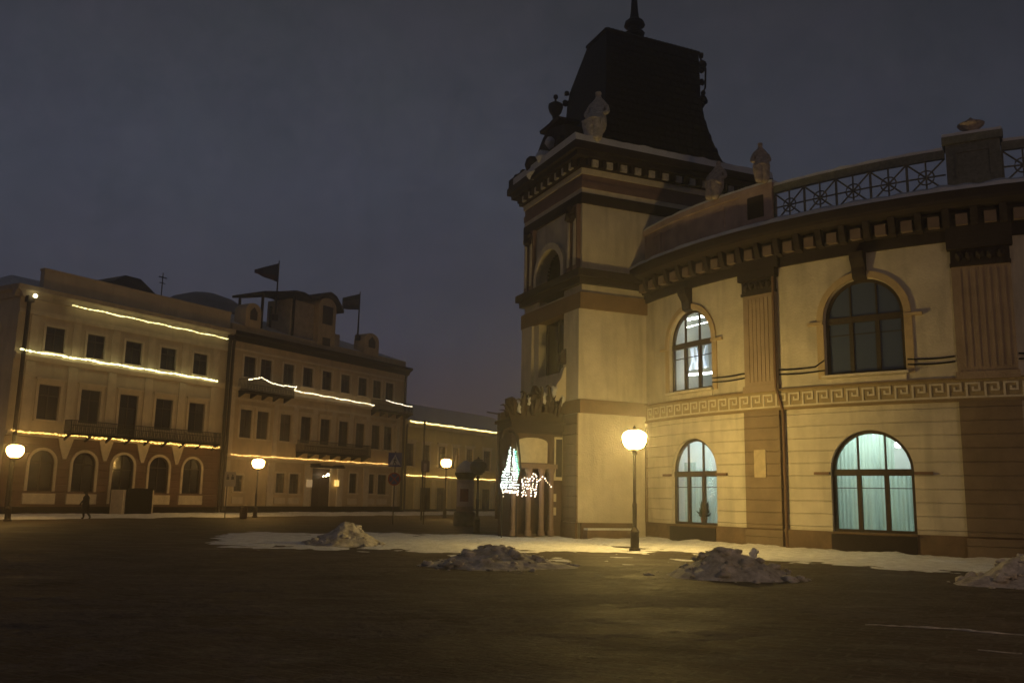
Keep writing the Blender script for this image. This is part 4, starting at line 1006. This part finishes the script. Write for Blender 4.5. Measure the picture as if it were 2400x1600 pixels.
for x in (19.1, 22.8): mb.mark(); fbox(mb, HS, x, x+.15, -3.0, -2.8, 15.5, 18.4); mb.mark(); fbox(mb, HS, x, x+.15, -.2, 0, 15.5, 18.5 if x < 20 else 19.1)
mb.each('attic_post', M['h_base'], at_)
for (a, b, z0, z1) in ((26.5, 27.6, 17.2, 18.8),):
    mb = MB(); fbox(mb, HS, a, b, .105, .15, z0, z1); archring(mb, HS, (a, b, z0, z1, z1), .1, .10, .18); mb.build('attic_window', M['frame_wood'], at_)
mb = MB(); fbox(mb, HS, 26.55, 27.55, .105, .15, 15.2, 15.95); mb.build('attic_vent', M['frame_wood'], at_)
for (c, w) in ((18.05, .85), (33.5, 1.1)):
    mb = MB(); pts = [(c-w, 15.3), (c-w, 16.7)]+[(c-w*math.cos(math.pi*k/8), 16.7+.75*math.sin(math.pi*k/8)) for k in range(1, 8)]+[(c+w, 16.7), (c+w, 15.3)]
    fpoly(mb, HS, pts, -1.2, .15); d_ = mb.build('dormer', M['h_ochre'], h2)
    mb = MB(); fpoly(mb, HS, [(c-w*.45, 16.0), (c-w*.45, 16.7), (c, 17.1), (c+w*.45, 16.7), (c+w*.45, 16.0)], .16, .2); mb.build('dormer_opening', M['frame_wood'], d_)
# entrance lights
mb = MB(); mb.blob(HS(28.0, .35, 3.45), .13, 2); mb.blob(HS(27.75, .35, 3.35), .09, 1); mb.blob(HS(27.4, .35, 3.3), .06, 1); mb.build('entrance_lamp', emit('entrance_lamp_glow', (1, .80, .45), 24), h2)
mb = MB(); fbox(mb, HS, 29.15, 29.6, .14, .3, 2.45, 3.0); mb.build('wall_lamp', emit('wall_lamp_glow', (1, .62, .15), 1.5), h2)
mb = MB(); fbox(mb, HS, 25.5, 26.1, .14, .28, 2.3, 2.95); mb.build('wall_lamp', emit('dim_wall_lamp_glow', (1, .65, .3), .25), h2)

# ---- low yellow house
h3 = thing('low_house', HS(50, -6, 0), 'low yellow two storey house with snowy roof and chimney', 'house')
W3 = [(39.9, 41.25), (42.7, 44.0), (45.6, 46.95), (48.3, 49.5), (51.0, 52.4), (54.6, 56.2), (57.8, 59.2), (61, 62.4)]
r2 = [(a, b, 4.75, 7.05) for a, b in W3]; r1 = [(42.6, 44.5, .2, 2.6), (45.6, 47.4, .2, 2.6), (51.0, 52.6, .2, 2.6), (54.6, 56.4, .2, 2.6), (57.9, 59.6, .2, 2.6)]
ops = rect_ops(r2+r1)
body(HS, h3, 39.25, 66, 13, 9.1, M['h_yellow'], ops)
for a, b, z0, z1 in r2: fwindow(HS, h3, a, b, z0, z1, 0, .15, M['h_trim'], hood=True)
for a, b, z0, z1 in r1: fwindow(HS, h3, a, b, z0, z1, 0, .12, None, name='shop_window')
mb = MB()
for x in [40.3+2.95*i for i in range(9)]: mb.mark(); fbox(mb, HS, x-.1+1.2, x+.6+1.2, 0, .16, 0, 3.6)
mb.mark(); fprof(mb, HS, 39.3, 66, [(0, 3.4), (.15, 3.4), (.25, 3.6), (0, 3.6)])
mb.each('pilaster_strip', mat('pale_yellow_trim', (.68, .57, .32), .85, .08, 1), h3)
mb = MB(); fprof(mb, HS, 39.3, 66.2, [(-.1, 8.8), (.2, 8.8), (.35, 9.0), (.5, 9.1), (.5, 9.35), (-.1, 9.35)]); mb.build('cornice', M['h_trim'], h3)
mb = MB(); mb.add([HS(39.3, .5, 9.37), HS(66.2, .5, 9.37), HS(66.2, -6.5, 12.2), HS(39.3, -6.5, 12.2), HS(39.3, -13, 9.37), HS(66.2, -13, 9.37)], [(0, 1, 2, 3), (3, 2, 5, 4), (0, 3, 4), (1, 5, 2)])
rf = mb.build('roof', M['snow_roof'], h3)
mb = MB(); fbox(mb, HS, 43.2, 44.9, -5.4, -4.4, 10.8, 12.9); fbox(mb, HS, 43.1, 45.0, -5.5, -4.3, 12.9, 13.1); mb.build('chimney', M['h_base'], rf)
mb = MB(); fbox(mb, HS, 39.3, 66, 0, .18, 0, .35); mb.build('base', M['h_base'], h3)
mb = MB(); mb.tube([HS(39.5, .35, 9.0), HS(39.5, .3, 8.6), HS(39.5, .3, .3)], .11, 8); mb.build('drainpipe', M['pipe'], h3)

# roofs showing behind the row
mb = MB(); c = HS(41, -34, 0)
mb.lathe([(6.2, 0), (6.0, 23.2), (6.3, 23.4), (5.4, 24.6), (3.8, 25.6), (1.8, 26.3), (.3, 26.5)], tuple(c), 24)
tag(mb.build('domed_hall', mat('far_grey_roof', (.22, .23, .25), .7, .15, .5), origin=c, smooth=False), 'grey domed roof of a hall rising far behind the houses', 'building')
mb = MB(); fpoly(mb, HS, [(12.9, 0), (12.9, 19.6), (14.5, 20.15), (15.6, 20.9), (17.2, 20.9), (19.0, 19.8), (20.5, 18.8), (20.5, 0)], -24, -14)
tag(mb.build('back_building', M['roof_dark'], origin=HS(16, -18, 0)), 'dark gabled roof peeping over the corner house parapet', 'building')
mb = MB(); mb.tube([HS(15.0, -8, 16.5), HS(15.0, -8, 20.3)], .05); mb.tube([HS(14.6, -8, 19.9), HS(15.4, -8, 19.9)], .05); mb.tube([HS(14.7, -8, 19.4), HS(15.3, -8, 19.4)], .04)
tag(mb.build('roof_aerial', M['iron'], origin=HS(15, -8, 16.5)), 'thin aerial on the corner house roof', 'aerial')

# flags
def flag(name, s, z0, zt, pts, stripes, label):
    t = thing(name, HS(s, -.6, z0), label, 'flag', 'flags on the middle house roof')
    mb = MB(); mb.tube([HS(s, -.6, z0), HS(s+.05, -.6, zt)], [.10, .05], 8); mb.lathe([(.28, 0), (.28, .5), (.12, .6)], tuple(HS(s, -.6, z0)), 10); mb.build('flagpole', M['iron'], t)
    L_, H0, H1, dz = pts; k = 16; cols = len(stripes)
    for c in range(cols):
        mb = MB()
        for i in range(k+1):
            u = i/k; x = s-L_*u; h0 = zt-.25-dz*u; h = H0+(H1-H0)*u
            a, b = h0-h*c/cols, h0-h*(c+1)/cols; n = -.6+.14*math.sin(u*9)*u
            mb.v += [HS(x, n, a), HS(x, n, b), HS(x, n-.02, a), HS(x, n-.02, b)]
        mb.f = [q for i in range(k) for q in ((i*4, i*4+4, i*4+5, i*4+1), (i*4+2, i*4+3, i*4+7, i*4+6))]
        mb.build('flag_stripe', stripes[c], t, recalc=False)
cw = mat('flag_cloth_grey', (.07, .06, .07), .9, .1); cb = mat('flag_cloth_blue', (.018, .018, .04), .9, .1); cr_ = mat('flag_cloth_red', (.055, .012, .014), .9, .1); cg = mat('flag_cloth_green', (.01, .028, .02), .9, .1)
flag('roof_flag', 21.2, 16.6, 22.0, (2.75, 1.7, .3, 1.2), [cb, cb, cr_], 'taller roof flag, dark and drooping to a point')
flag('roof_flag', 32.2, 16.6, 21.5, (2.5, 1.6, 1.1, .9), [cg, cw, cb], 'lower roof flag with dark green upper edge')

# ------------------------------------------------------------------ light garlands
def garland(pts, r, col, st, label, seed, dens=.10, sag=.02):
    r *= .95
    rnd = random.Random(seed); mb = MB(); tot = 0
    for a, b in zip(pts, pts[1:]):
        a, b = Vector(a), Vector(b); Ln = (b-a).length; k = max(1, int(Ln/dens))
        for i in range(k):
            t = (i+rnd.uniform(.1, .9))/k; p = a.lerp(b, t)+Vector((rnd.uniform(-.02, .02), rnd.uniform(-.02, .02), rnd.uniform(-sag, sag)-.05*math.sin(t*Ln*1.3)**2))
            q = p+(b-a).normalized()*rnd.uniform(.04, .09); rr = r*rnd.choice((.6, .8, 1, 1.25))
            mb.tube([p, q], rr, 4)
    o = mb.build('light_garland', emit('garland_glow_%d' % seed, col, st), origin=pts[0])
    tag(o, label, 'light garland', 'light garlands strung along the houses')
    return o
def HL(s0, s1, n, z0, z1): return [HS(s0, n, z0), HS(s1, n, z1)]
garland(HL(-1.6, 14.5, .36, 10.55, 10.45), .060, (1, .93, .42), 4.5, 'brightest greenish white light string between the corner house upper storeys', 11)
garland(HL(1.6, 15.2, .45, 14.05, 13.95), .045, (1, .88, .36), 3, 'topmost light string under the corner house cornice', 12)
garland(HL(-1.6, 15.2, .40, 5.32, 5.18), .050, (1, .58, .13), 3, 'orange yellow light string above the russet arcade', 13, sag=.04)
g0 = [HS(17.0, 1.2, 10.75), HS(18.3, 1.2, 11.15), HS(19.8, 1.2, 10.8), HS(21.0, 1.2, 10.75), HS(22.5, 1.2, 10.85), HS(23.1, .35, 10.62), HS(34.0, .3, 10.42)]
garland(g0, .045, (1, .84, .5), 3.5, 'whitish light string across the middle house from its left top balcony', 14)
garland([HS(35.0, 1.0, 10.95), HS(37, 1.05, 10.8), HS(39.3, 1.0, 10.72)], .04, (1, .85, .6), 3, 'short dim light string on the middle house right top balcony', 15)
garland(HL(16.5, 37.5, .34, 4.72, 4.78), .042, (1, .55, .14), 2.5, 'orange light string above the middle house ground floor', 16)
garland(HL(39.6, 59.5, .60, 9.3, 9.3), .060, (1, .76, .25), 5, 'yellow light string along the low house eaves', 17)
garland(HL(39.6, 58.5, .36, 3.8, 3.75), .050, (1, .66, .2), 4, 'lower yellow light string on the low house', 18)
mb = MB(); mb.blob(HS(-1.15, .7, 14.1), .15, 2, .2); tag(mb.build('corner_floodlight', emit('floodlight_glow', (1, .88, .45), 5), origin=HS(-1.15, .7, 14.1)), 'small glowing lamp at the corner house eaves', 'lamp')

# ------------------------------------------------------------------ street lamps
def street_lamp(loc, h, lit, label):
    t = thing('street_lamp', loc, label, 'street lamp', 'lantern street lamps')
    x, y, _ = loc; s = 1
    mb = MB(); mb.lathe([(.20, 0), (.20, .08), (.15, .12), (.15, .62), (.17, .66), (.13, .72), (.075, .80)], loc, 12); mb.build('lamp_base', M['pole'], t)
    mb = MB(); mb.lathe([(.07, .75), (.085, 1.6), (.06, 1.65), (.055, h-.9), (.10, h-.85), (.10, h-.8), (.05, h-.74), (.24, h-.69), (.24, h-.66)], loc, 10); mb.build('lamp_post', M['pole'], t)
    mb = MB(); mb.lathe([(.18, h-.655), (.32, h-.58), (.42, h-.38), (.43, h-.22), (.36, h-.09), (.2, h-.02)], loc, 10)
    mb.build('lantern', (M['lantern_warm'] if y < 10 else M['lantern'] if y < 40 else M['lantern_far']) if lit else M['lantern_off'], t, smooth=True)
    mb = MB(); mb.lathe([(.26, h-.018), (.24, h+.01), (.12, h+.05), (.05, h+.07), (.06, h+.10), (.01, h+.17)], loc, 10); mb.build('lantern_cap', M['pole'], t)
    return t
street_lamp((4.40, 31.82, 0), 4.18, True, 'brightly lit lantern lamp nearest the museum wall')
street_lamp((-17.91, 64.5, 0), 4.1, True, 'lit lantern lamp in front of the middle house')
street_lamp((-5.21, 74.42, 0), 4.75, True, 'lit lantern lamp in front of the low yellow house')
street_lamp((-26.42, 48.25, 0), 4.0, True, 'lit lantern lamp at the left edge beside the corner house')
street_lamp((16.5, 4.5, 0), 7.0, True, 'tall lit lantern lamp outside the right edge of the view')
street_lamp((-1.52, 44.04, 0), 3.5, False, 'unlit lantern lamp left of the museum porch')
mb = MB(); mb.tube([(-.97, 75.07, 0), (-.97, 75.07, 8.7)], [.17, .12], 8); mb.tube([(-.97, 75.07, 8.6), (-2.0, 75.0, 8.75)], .07, 6); mb.tube([(-.97, 75.07, 8.4), (.2, 75.1, 8.5)], .08, 6)
tag(mb.build('utility_mast', M['pole'], origin=(-.97, 75.07, 0)), 'tall dark mast with short arm at the low house end', 'mast')
mb = MB(); mb.tube([(-6.3, 66.0, 0), (-6.3, 66.0, 7.2)], .07, 8)
tag(mb.build('thin_pole', M['pole'], origin=(-6.3, 66, 0)), 'plain thin pole at the joint of the middle and low houses', 'pole')

# ------------------------------------------------------------------ signs
def LF(x, y, yaw=0):                               # local frame facing the camera side: u right, n towards -y, z up
    ca, sa = math.cos(yaw), math.sin(yaw)
    return lambda u, n, z: Vector((x+u*ca+n*sa, y+u*sa-n*ca, z))
F = LF(-7.04, 55.56, -.08)
t = thing('crossing_sign', (-7.04, 55.56, 0), 'square blue pedestrian crossing sign above a round no stopping sign', 'road sign')
mb = MB(); mb.tube([F(0, -.06, 0), F(0, -.06, 4.4)], .04, 8); mb.build('pole', M['pole'], t)
mb = MB(); fbox(mb, F, -.42, .42, -.01, .02, 3.46, 4.32); p1 = mb.build('sign_panel', M['blue_sign'], t)
mb = MB(); fpoly(mb, F, [(-.36, 3.56), (.36, 3.56), (0, 4.22)], .022, .028); tr = mb.build('white_triangle', M['white_sign'], p1)
mb = MB()
for seg in (((0, 3.95), (-.02, 3.78)), ((-.02, 3.78), (.09, 3.60)), ((-.02, 3.78), (-.12, 3.60)), ((0, 3.92), (.09, 3.80)), ((0, 3.92), (-.09, 3.82))):
    (a, b), (c, d) = seg; mb.tube([F(a, .035, b), F(c, .035, d)], .022, 5)
mb.blob(F(.01, .035, 4.01), .035, 1)
for i in range(4): fbox(mb, F, -.28+.15*i, -.2+.15*i, .028, .034, 3.57, 3.60)
mb.build('walking_pictogram', M['black'], p1)
mb = MB()
def disc(mb, F, r, zc, n0, n1, k=24, ri=0):
    if ri: archring(mb, F, (-ri, ri, zc, zc, zc+ri), r-ri, n0, n1, False, k); archring(mb, lambda s, n, z: F(s, n, 2*zc-z), (-ri, ri, zc, zc, zc+ri), r-ri, n0, n1, False, k)
    else: fpoly(mb, F, [(r*math.cos(2*math.pi*i/k), zc+r*math.sin(2*math.pi*i/k)) for i in range(k)], n0, n1)
disc(mb, F, .38, 2.72, -.01, .015); p2 = mb.build('round_panel', M['blue_sign'], t)
mb = MB(); disc(mb, F, .40, 2.72, .016, .03, 20, .32)
for q in (1, -1): mb.tube([F(-.24*q, .03, 2.96), F(.24*q, .03, 2.48)], .035, 5)
mb.build('red_ring_and_cross', M['red_sign'], p2)
F = LF(-5.28, 56.75, .1)
t = thing('small_sign', (-5.28, 56.75, 0), 'small sign panel on a thin pole left of the advertising column', 'road sign')
mb = MB(); mb.tube([F(0, -.05, 0), F(0, -.05, 3.95)], .035, 8); mb.build('pole', M['pole'], t)
mb = MB(); fbox(mb, F, -.26, .26, -.01, .02, 3.2, 3.9); mb.build('sign_panel', M['mauve'], t)
mb = MB(); fbox(mb, F, -.10, .08, .021, .027, 3.25, 3.75); mb.build('sign_mark', M['paper'], t)
F = LF(-18.49, 60.15, 0)
t = thing('information_board', (-18.49, 60.15, 0), 'pale notice board with dark figures between corner house and middle house', 'notice board')
mb = MB(); mb.tube([F(-.2, -.05, 0), F(-.2, -.05, 3.0)], .035, 8); mb.build('pole', M['pole'], t)
mb = MB(); fbox(mb, F, -.37, .37, -.01, .03, 2.1, 3.05); p1 = mb.build('board', mat('grey_white_board', (.42, .36, .30), .6, .08, 4), t)
mb = MB()
for u in (-.16, .16): mb.mark(); mb.blob(F(u, .04, 2.84), .06, 1, 0, (1, .3, 1)); fpoly(mb, F, [(u-.10, 2.55), (u+.10, 2.55), (u+.08, 2.77), (u-.08, 2.77)], .031, .04)
mb.each('board_figure', M['black'], p1)
mb = MB(); mb.lathe([(.20, 0), (.24, .1), (.26, .75), (.2, .8)], (-17.5, 60.3, 0), 12); mb.lathe([(.27, .8), (.28, .85), (.05, .9)], (-17.5, 60.3, 0), 12)
tag(mb.build('litter_bin', mat('brown_bin', (.12, .06, .03), .7, .2, 4), origin=(-17.5, 60.3, 0)), 'brown litter bin in the snow beside the notice board', 'litter bin')

# advertising column
cx, cy = -2.65, 55.05
t = thing('advertising_column', (cx, cy, 0), 'round advertising column with flared roof capped by snow', 'advertising column')
mb = MB(); mb.lathe([(.66, 0), (.66, .75), (.6, .85)], (cx, cy, 0), 24); mb.build('column_base', mat('dark_green_base', (.13, .13, .11), .7, .2, 3), t)
mb = MB(); mb.lathe([(.52, .85), (.52, 2.75)], (cx, cy, 0), 24); mb.build('column_drum', mat('rosy_column_plaster', (.42, .31, .29), .8, .1, 3), t, smooth=True)
mb = MB()
for k in range(9):
    a = R(-150+14*k); b = R(-150+14*(k+1)); r = .535
    mb.add([(cx+r*math.cos(a), cy+r*math.sin(a), 1.15), (cx+r*math.cos(b), cy+r*math.sin(b), 1.15), (cx+r*math.cos(b), cy+r*math.sin(b), 2.5), (cx+r*math.cos(a), cy+r*math.sin(a), 2.5)], [(0, 1, 2, 3)])
mb.build('poster', M['paper'], t, recalc=False)
mb = MB()
for k in range(2, 6):
    a = R(-150+14*k); b = R(-150+14*(k+1)); r = .545
    mb.add([(cx+r*math.cos(a), cy+r*math.sin(a), 1.45), (cx+r*math.cos(b), cy+r*math.sin(b), 1.45), (cx+r*math.cos(b), cy+r*math.sin(b), 2.2), (cx+r*math.cos(a), cy+r*math.sin(a), 2.2)], [(0, 1, 2, 3)])
mb.build('poster_picture', M['maroon'], t, recalc=False)
mb = MB(); mb.lathe([(.45, 2.75), (.54, 2.82), (.66, 3.08), (.67, 3.16), (.4, 3.2)], (cx, cy, 0), 20); mb.build('column_roof', M['black'], t, smooth=False)
mb = MB(); mb.lathe([(.65, 3.165), (.6, 3.4), (.42, 3.65), (.15, 3.88), (.02, 3.92)], (cx, cy, 0), 20); mb.build('roof_snow', M['snow_roof'], t, smooth=True)

# ------------------------------------------------------------------ light sculptures on the porch
rnd = random.Random(5)
LS = lambda s, n, z: SIDE(s, -1.0+n, z)
def bulbs(mb, pts, r=.021, jit=.02, st=.10):
    for a, b in zip(pts, pts[1:]):
        (s0, z0), (s1, z1) = a, b; L_ = math.hypot(s1-s0, z1-z0); k = max(1, int(L_/st))
        for i in range(k):
            u = (i+.5)/k
            mb.blob(LS(s0+(s1-s0)*u+rnd.uniform(-jit, jit), rnd.uniform(-.05, .05), z0+(z1-z0)*u+rnd.uniform(-jit, jit)), r*rnd.uniform(.7, 1.3), 0)
wh = emit('white_bulb_glow', (.82, 1, .88), 9); gr_ = emit('green_bulb_glow', (.2, 1, .6), 4); wm = emit('warm_bulb_glow', (1, .78, .58), 6)
t = thing('light_tree', LS(-2.95, 0, 2.1), 'cone shaped tree made of white lights beside the museum porch', 'light sculpture')
mb = MB()
for k in range(11):
    f = -1+2*k/10; top = 3.95-.25*abs(f)-.3*(k % 3 == 1); xe = -3.0+f*.42; xt = -2.93+f*.06+(.12 if f > 0 else -.04)
    bulbs(mb, [(xe, 2.15), (xe*.6+xt*.4, 2.9), (xt, top if abs(f) < .7 else 3.0+.3*rnd.random())])
bulbs(mb, [(-3.42, 2.3), (-2.5, 2.3)]); bulbs(mb, [(-3.4, 2.15), (-2.5, 2.15)])
mb.build('white_bulbs', wh, t)
mb = MB()
for k in range(5): bulbs(mb, [(-2.62+.03*k, 2.5+.1*k), (-2.72+.03*k, 3.2), (-2.82+.02*k, 3.8)], .02)
mb.build('green_bulbs', gr_, t)
mb = MB()
for k in range(3): mb.tube([LS(-3.4+.45*k, -.06, 2.0), LS(-2.95, -.06, 4.05)], .02, 5)
mb.tube([LS(-3.4, -.06, 2.05), LS(-2.4, -.06, 2.05)], .02, 5)
for q in (-3.3, -2.6): mb.tube([LS(q, -.06, 0), LS(q, -.06, 2.05)], .03, 5)
mb.build('wire_frame', M['iron'], t)
t = thing('light_sleigh', LS(-2.9, 0, 1.7), 'low sleigh of white lights under the light tree', 'light sculpture')
mb = MB(); bulbs(mb, [(-3.35, 2.1), (-3.3, 1.85), (-3.2, 1.72)]); bulbs(mb, [(-3.3, 1.98), (-2.5, 1.95)], .03); bulbs(mb, [(-3.2, 2.05), (-2.5, 2.02)], .03); bulbs(mb, [(-2.55, 1.95), (-2.62, 1.78)], .03); bulbs(mb, [(-2.5, 2.0), (-2.35, 1.95)], .03)
mb.build('sleigh_bulbs', wm, t)
mb = MB(); mb.tube([LS(-3.35, -.05, 1.95), LS(-2.4, -.05, 1.92)], .018, 5); mb.build('wire_frame', M['iron'], t)
t = thing('light_horse', LS(-2.1, 0, 1.7), 'prancing horse outlined in warm white lights left of the porch columns', 'light sculpture')
mb = MB()
bulbs(mb, [(-2.42, 2.5), (-2.2, 2.62), (-1.98, 2.55), (-1.86, 2.72), (-1.8, 2.85), (-1.68, 2.72), (-1.72, 2.62), (-1.82, 2.55), (-1.84, 2.3), (-2.0, 2.15), (-2.3, 2.2), (-2.42, 2.5)], .03)
bulbs(mb, [(-2.35, 2.35), (-2.0, 2.3)], .035); bulbs(mb, [(-2.4, 2.42), (-1.95, 2.48)], .03)
bulbs(mb, [(-2.38, 2.2), (-2.3, 1.95), (-2.38, 1.75)], .028); bulbs(mb, [(-2.28, 2.15), (-2.2, 1.9), (-2.12, 1.78)], .028)
bulbs(mb, [(-1.95, 2.15), (-1.88, 1.9), (-1.95, 1.75)], .03); bulbs(mb, [(-1.88, 2.2), (-1.72, 2.05), (-1.72, 1.75)], .03)
bulbs(mb, [(-1.68, 2.75), (-1.66, 2.4), (-1.68, 1.85)], .026)
mb.build('horse_bulbs', wm, t)
mb = MB(); mb.tube([LS(-2.4, -.05, 2.35), LS(-1.8, -.05, 2.4)], .02, 5); mb.build('wire_frame', M['iron'], t)
t = thing('light_arc', LS(-1.2, 0, 2.2), 'curved strand of warm lights on the porch right of the light horse', 'light sculpture')
mb = MB(); bulbs(mb, [(-1.6, 2.5), (-1.42, 2.62), (-1.34, 2.75)], .028); bulbs(mb, [(-1.3, 2.65), (-1.15, 2.45), (-1.0, 2.3), (-.9, 2.18)], .026); mb.build('arc_bulbs', wm, t)

# potted plant inside the lit window
pc = WING(1.95, -.42, .80)
t = thing('potted_plant', pc, 'bushy potted plant on the sill inside the smaller lit window', 'plant')
mb = MB(); mb.lathe([(.10, 0), (.14, .25), (.15, .28)], tuple(pc), 12); mb.build('pot', M['clay'], t)
mb = MB(); rnd = random.Random(9)
for i in range(60):
    a = rnd.uniform(0, 6.28); e = rnd.uniform(.2, 1.4); L_ = rnd.uniform(.4, 1.05); d = Vector((math.cos(a)*math.cos(e)*.5, math.sin(a)*math.cos(e)*.18, math.sin(e)))
    p0 = pc+Vector((0, 0, .25)); p1_ = p0+d*L_; w = Vector((-math.sin(a), math.cos(a), 0))*.09
    mb.add([p0, p0+d*L_*.6+w, p1_, p0+d*L_*.6-w], [(0, 1, 2, 3)])
mb.build('leaves', M['plant'], t, recalc=False)

# ------------------------------------------------------------------ person walking
def person(loc, rot):
    t = thing('person', loc, 'person in dark clothes walking through the snow past the corner house', 'person')
    k = 1.6/1.72
    V = [(0, 0, .95), (0, .01, 1.15), (0, .02, 1.38), (0, .03, 1.50), (0, .06, 1.60), (0, .07, 1.70),
         (.10, 0, .90), (.13, .16, .50), (.14, .12, .09), (.14, .26, .05),
         (-.10, 0, .90), (-.12, -.10, .50), (-.13, -.34, .14), (-.13, -.26, .04),
         (.19, .02, 1.40), (.25, -.06, 1.14), (.26, .05, .92), (-.19, .02, 1.40), (-.25, .10, 1.16), (-.26, .26, .98)]
    E_ = [(0, 1), (1, 2), (2, 3), (3, 4), (4, 5), (0, 6), (6, 7), (7, 8), (8, 9), (0, 10), (10, 11), (11, 12), (12, 13), (2, 14), (14, 15), (15, 16), (2, 17), (17, 18), (18, 19)]
    rad = [.17, .165, .18, .065, .095, .08, .11, .08, .06, .05, .11, .08, .06, .05, .09, .065, .045, .09, .065, .045]
    for hb, sx in ((16, 1), (19, -1)):
        b = Vector(V[hb])
        pm = len(V); V.append(tuple(b+Vector((0, .02, -.07)))); E_.append((hb, pm)); rad.append(.035)
        for q in range(4):
            i0 = len(V); V.append(tuple(b+Vector((0, -.01+.022*q, -.12)))); V.append(tuple(b+Vector((-.012*sx, .0+.022*q, -.165+.008*abs(q-1))))); E_.append((pm, i0)); E_.append((i0, i0+1)); rad += [.011, .009]
        i0 = len(V); V.append(tuple(b+Vector((0, .07, -.08)))); E_.append((pm, i0)); rad.append(.011)
    V = [(x*k, y*k, z*k) for x, y, z in V]
    o = extrude_skin((V, E_), [r*k for r in rad], 'body', M['coat'], t, sub=1)
    o.rotation_euler = (0, 0, rot)
    mb = MB(); q = Matrix.Rotation(rot, 3, 'Z')
    prof = [(.30, .62), (.27, .9), (.24, 1.15), (.26, 1.35), (.12, 1.47)]
    vs = []
    for r, z in prof:
        for i in range(14):
            a = 2*math.pi*i/14; vs.append(Vector(loc)+q@Vector((r*k*math.cos(a)*.95, r*k*math.sin(a)*.75+.02, z*k)))
    mb.add(vs, [(i*14+j, i*14+(j+1) % 14, i*14+14+(j+1) % 14, i*14+14+j) for i in range(4) for j in range(14)])
    mb.build('coat', M['coat'], t, smooth=True)
    mb = MB(); hc = Vector(loc)+q@Vector((0, .075, 1.64*k)); mb.blob(hc, .112, 2, 0, (1, 1, .95)); mb.build('hat', M['black'], t, smooth=True)
person((-24.5, 52.9, .02), R(100))

# ------------------------------------------------------------------ frosty night air
mb = MB(); mb.box(-140, 120, -40, 190, -1, 45)
hm = bpy.data.materials.new('night_air'); hm.use_nodes = True; hn = hm.node_tree.nodes; hn.clear()
ho = hn.new('ShaderNodeOutputMaterial'); hv = hn.new('ShaderNodeVolumePrincipled'); hm.node_tree.links.new(hv.outputs[0], ho.inputs['Volume'])
hv.inputs['Color'].default_value = (.9, .9, .92, 1); hv.inputs['Density'].default_value = .0032; hv.inputs['Anisotropy'].default_value = .82
tag(mb.build('haze', hm), 'faint frosty night air', 'haze', kind='stuff')
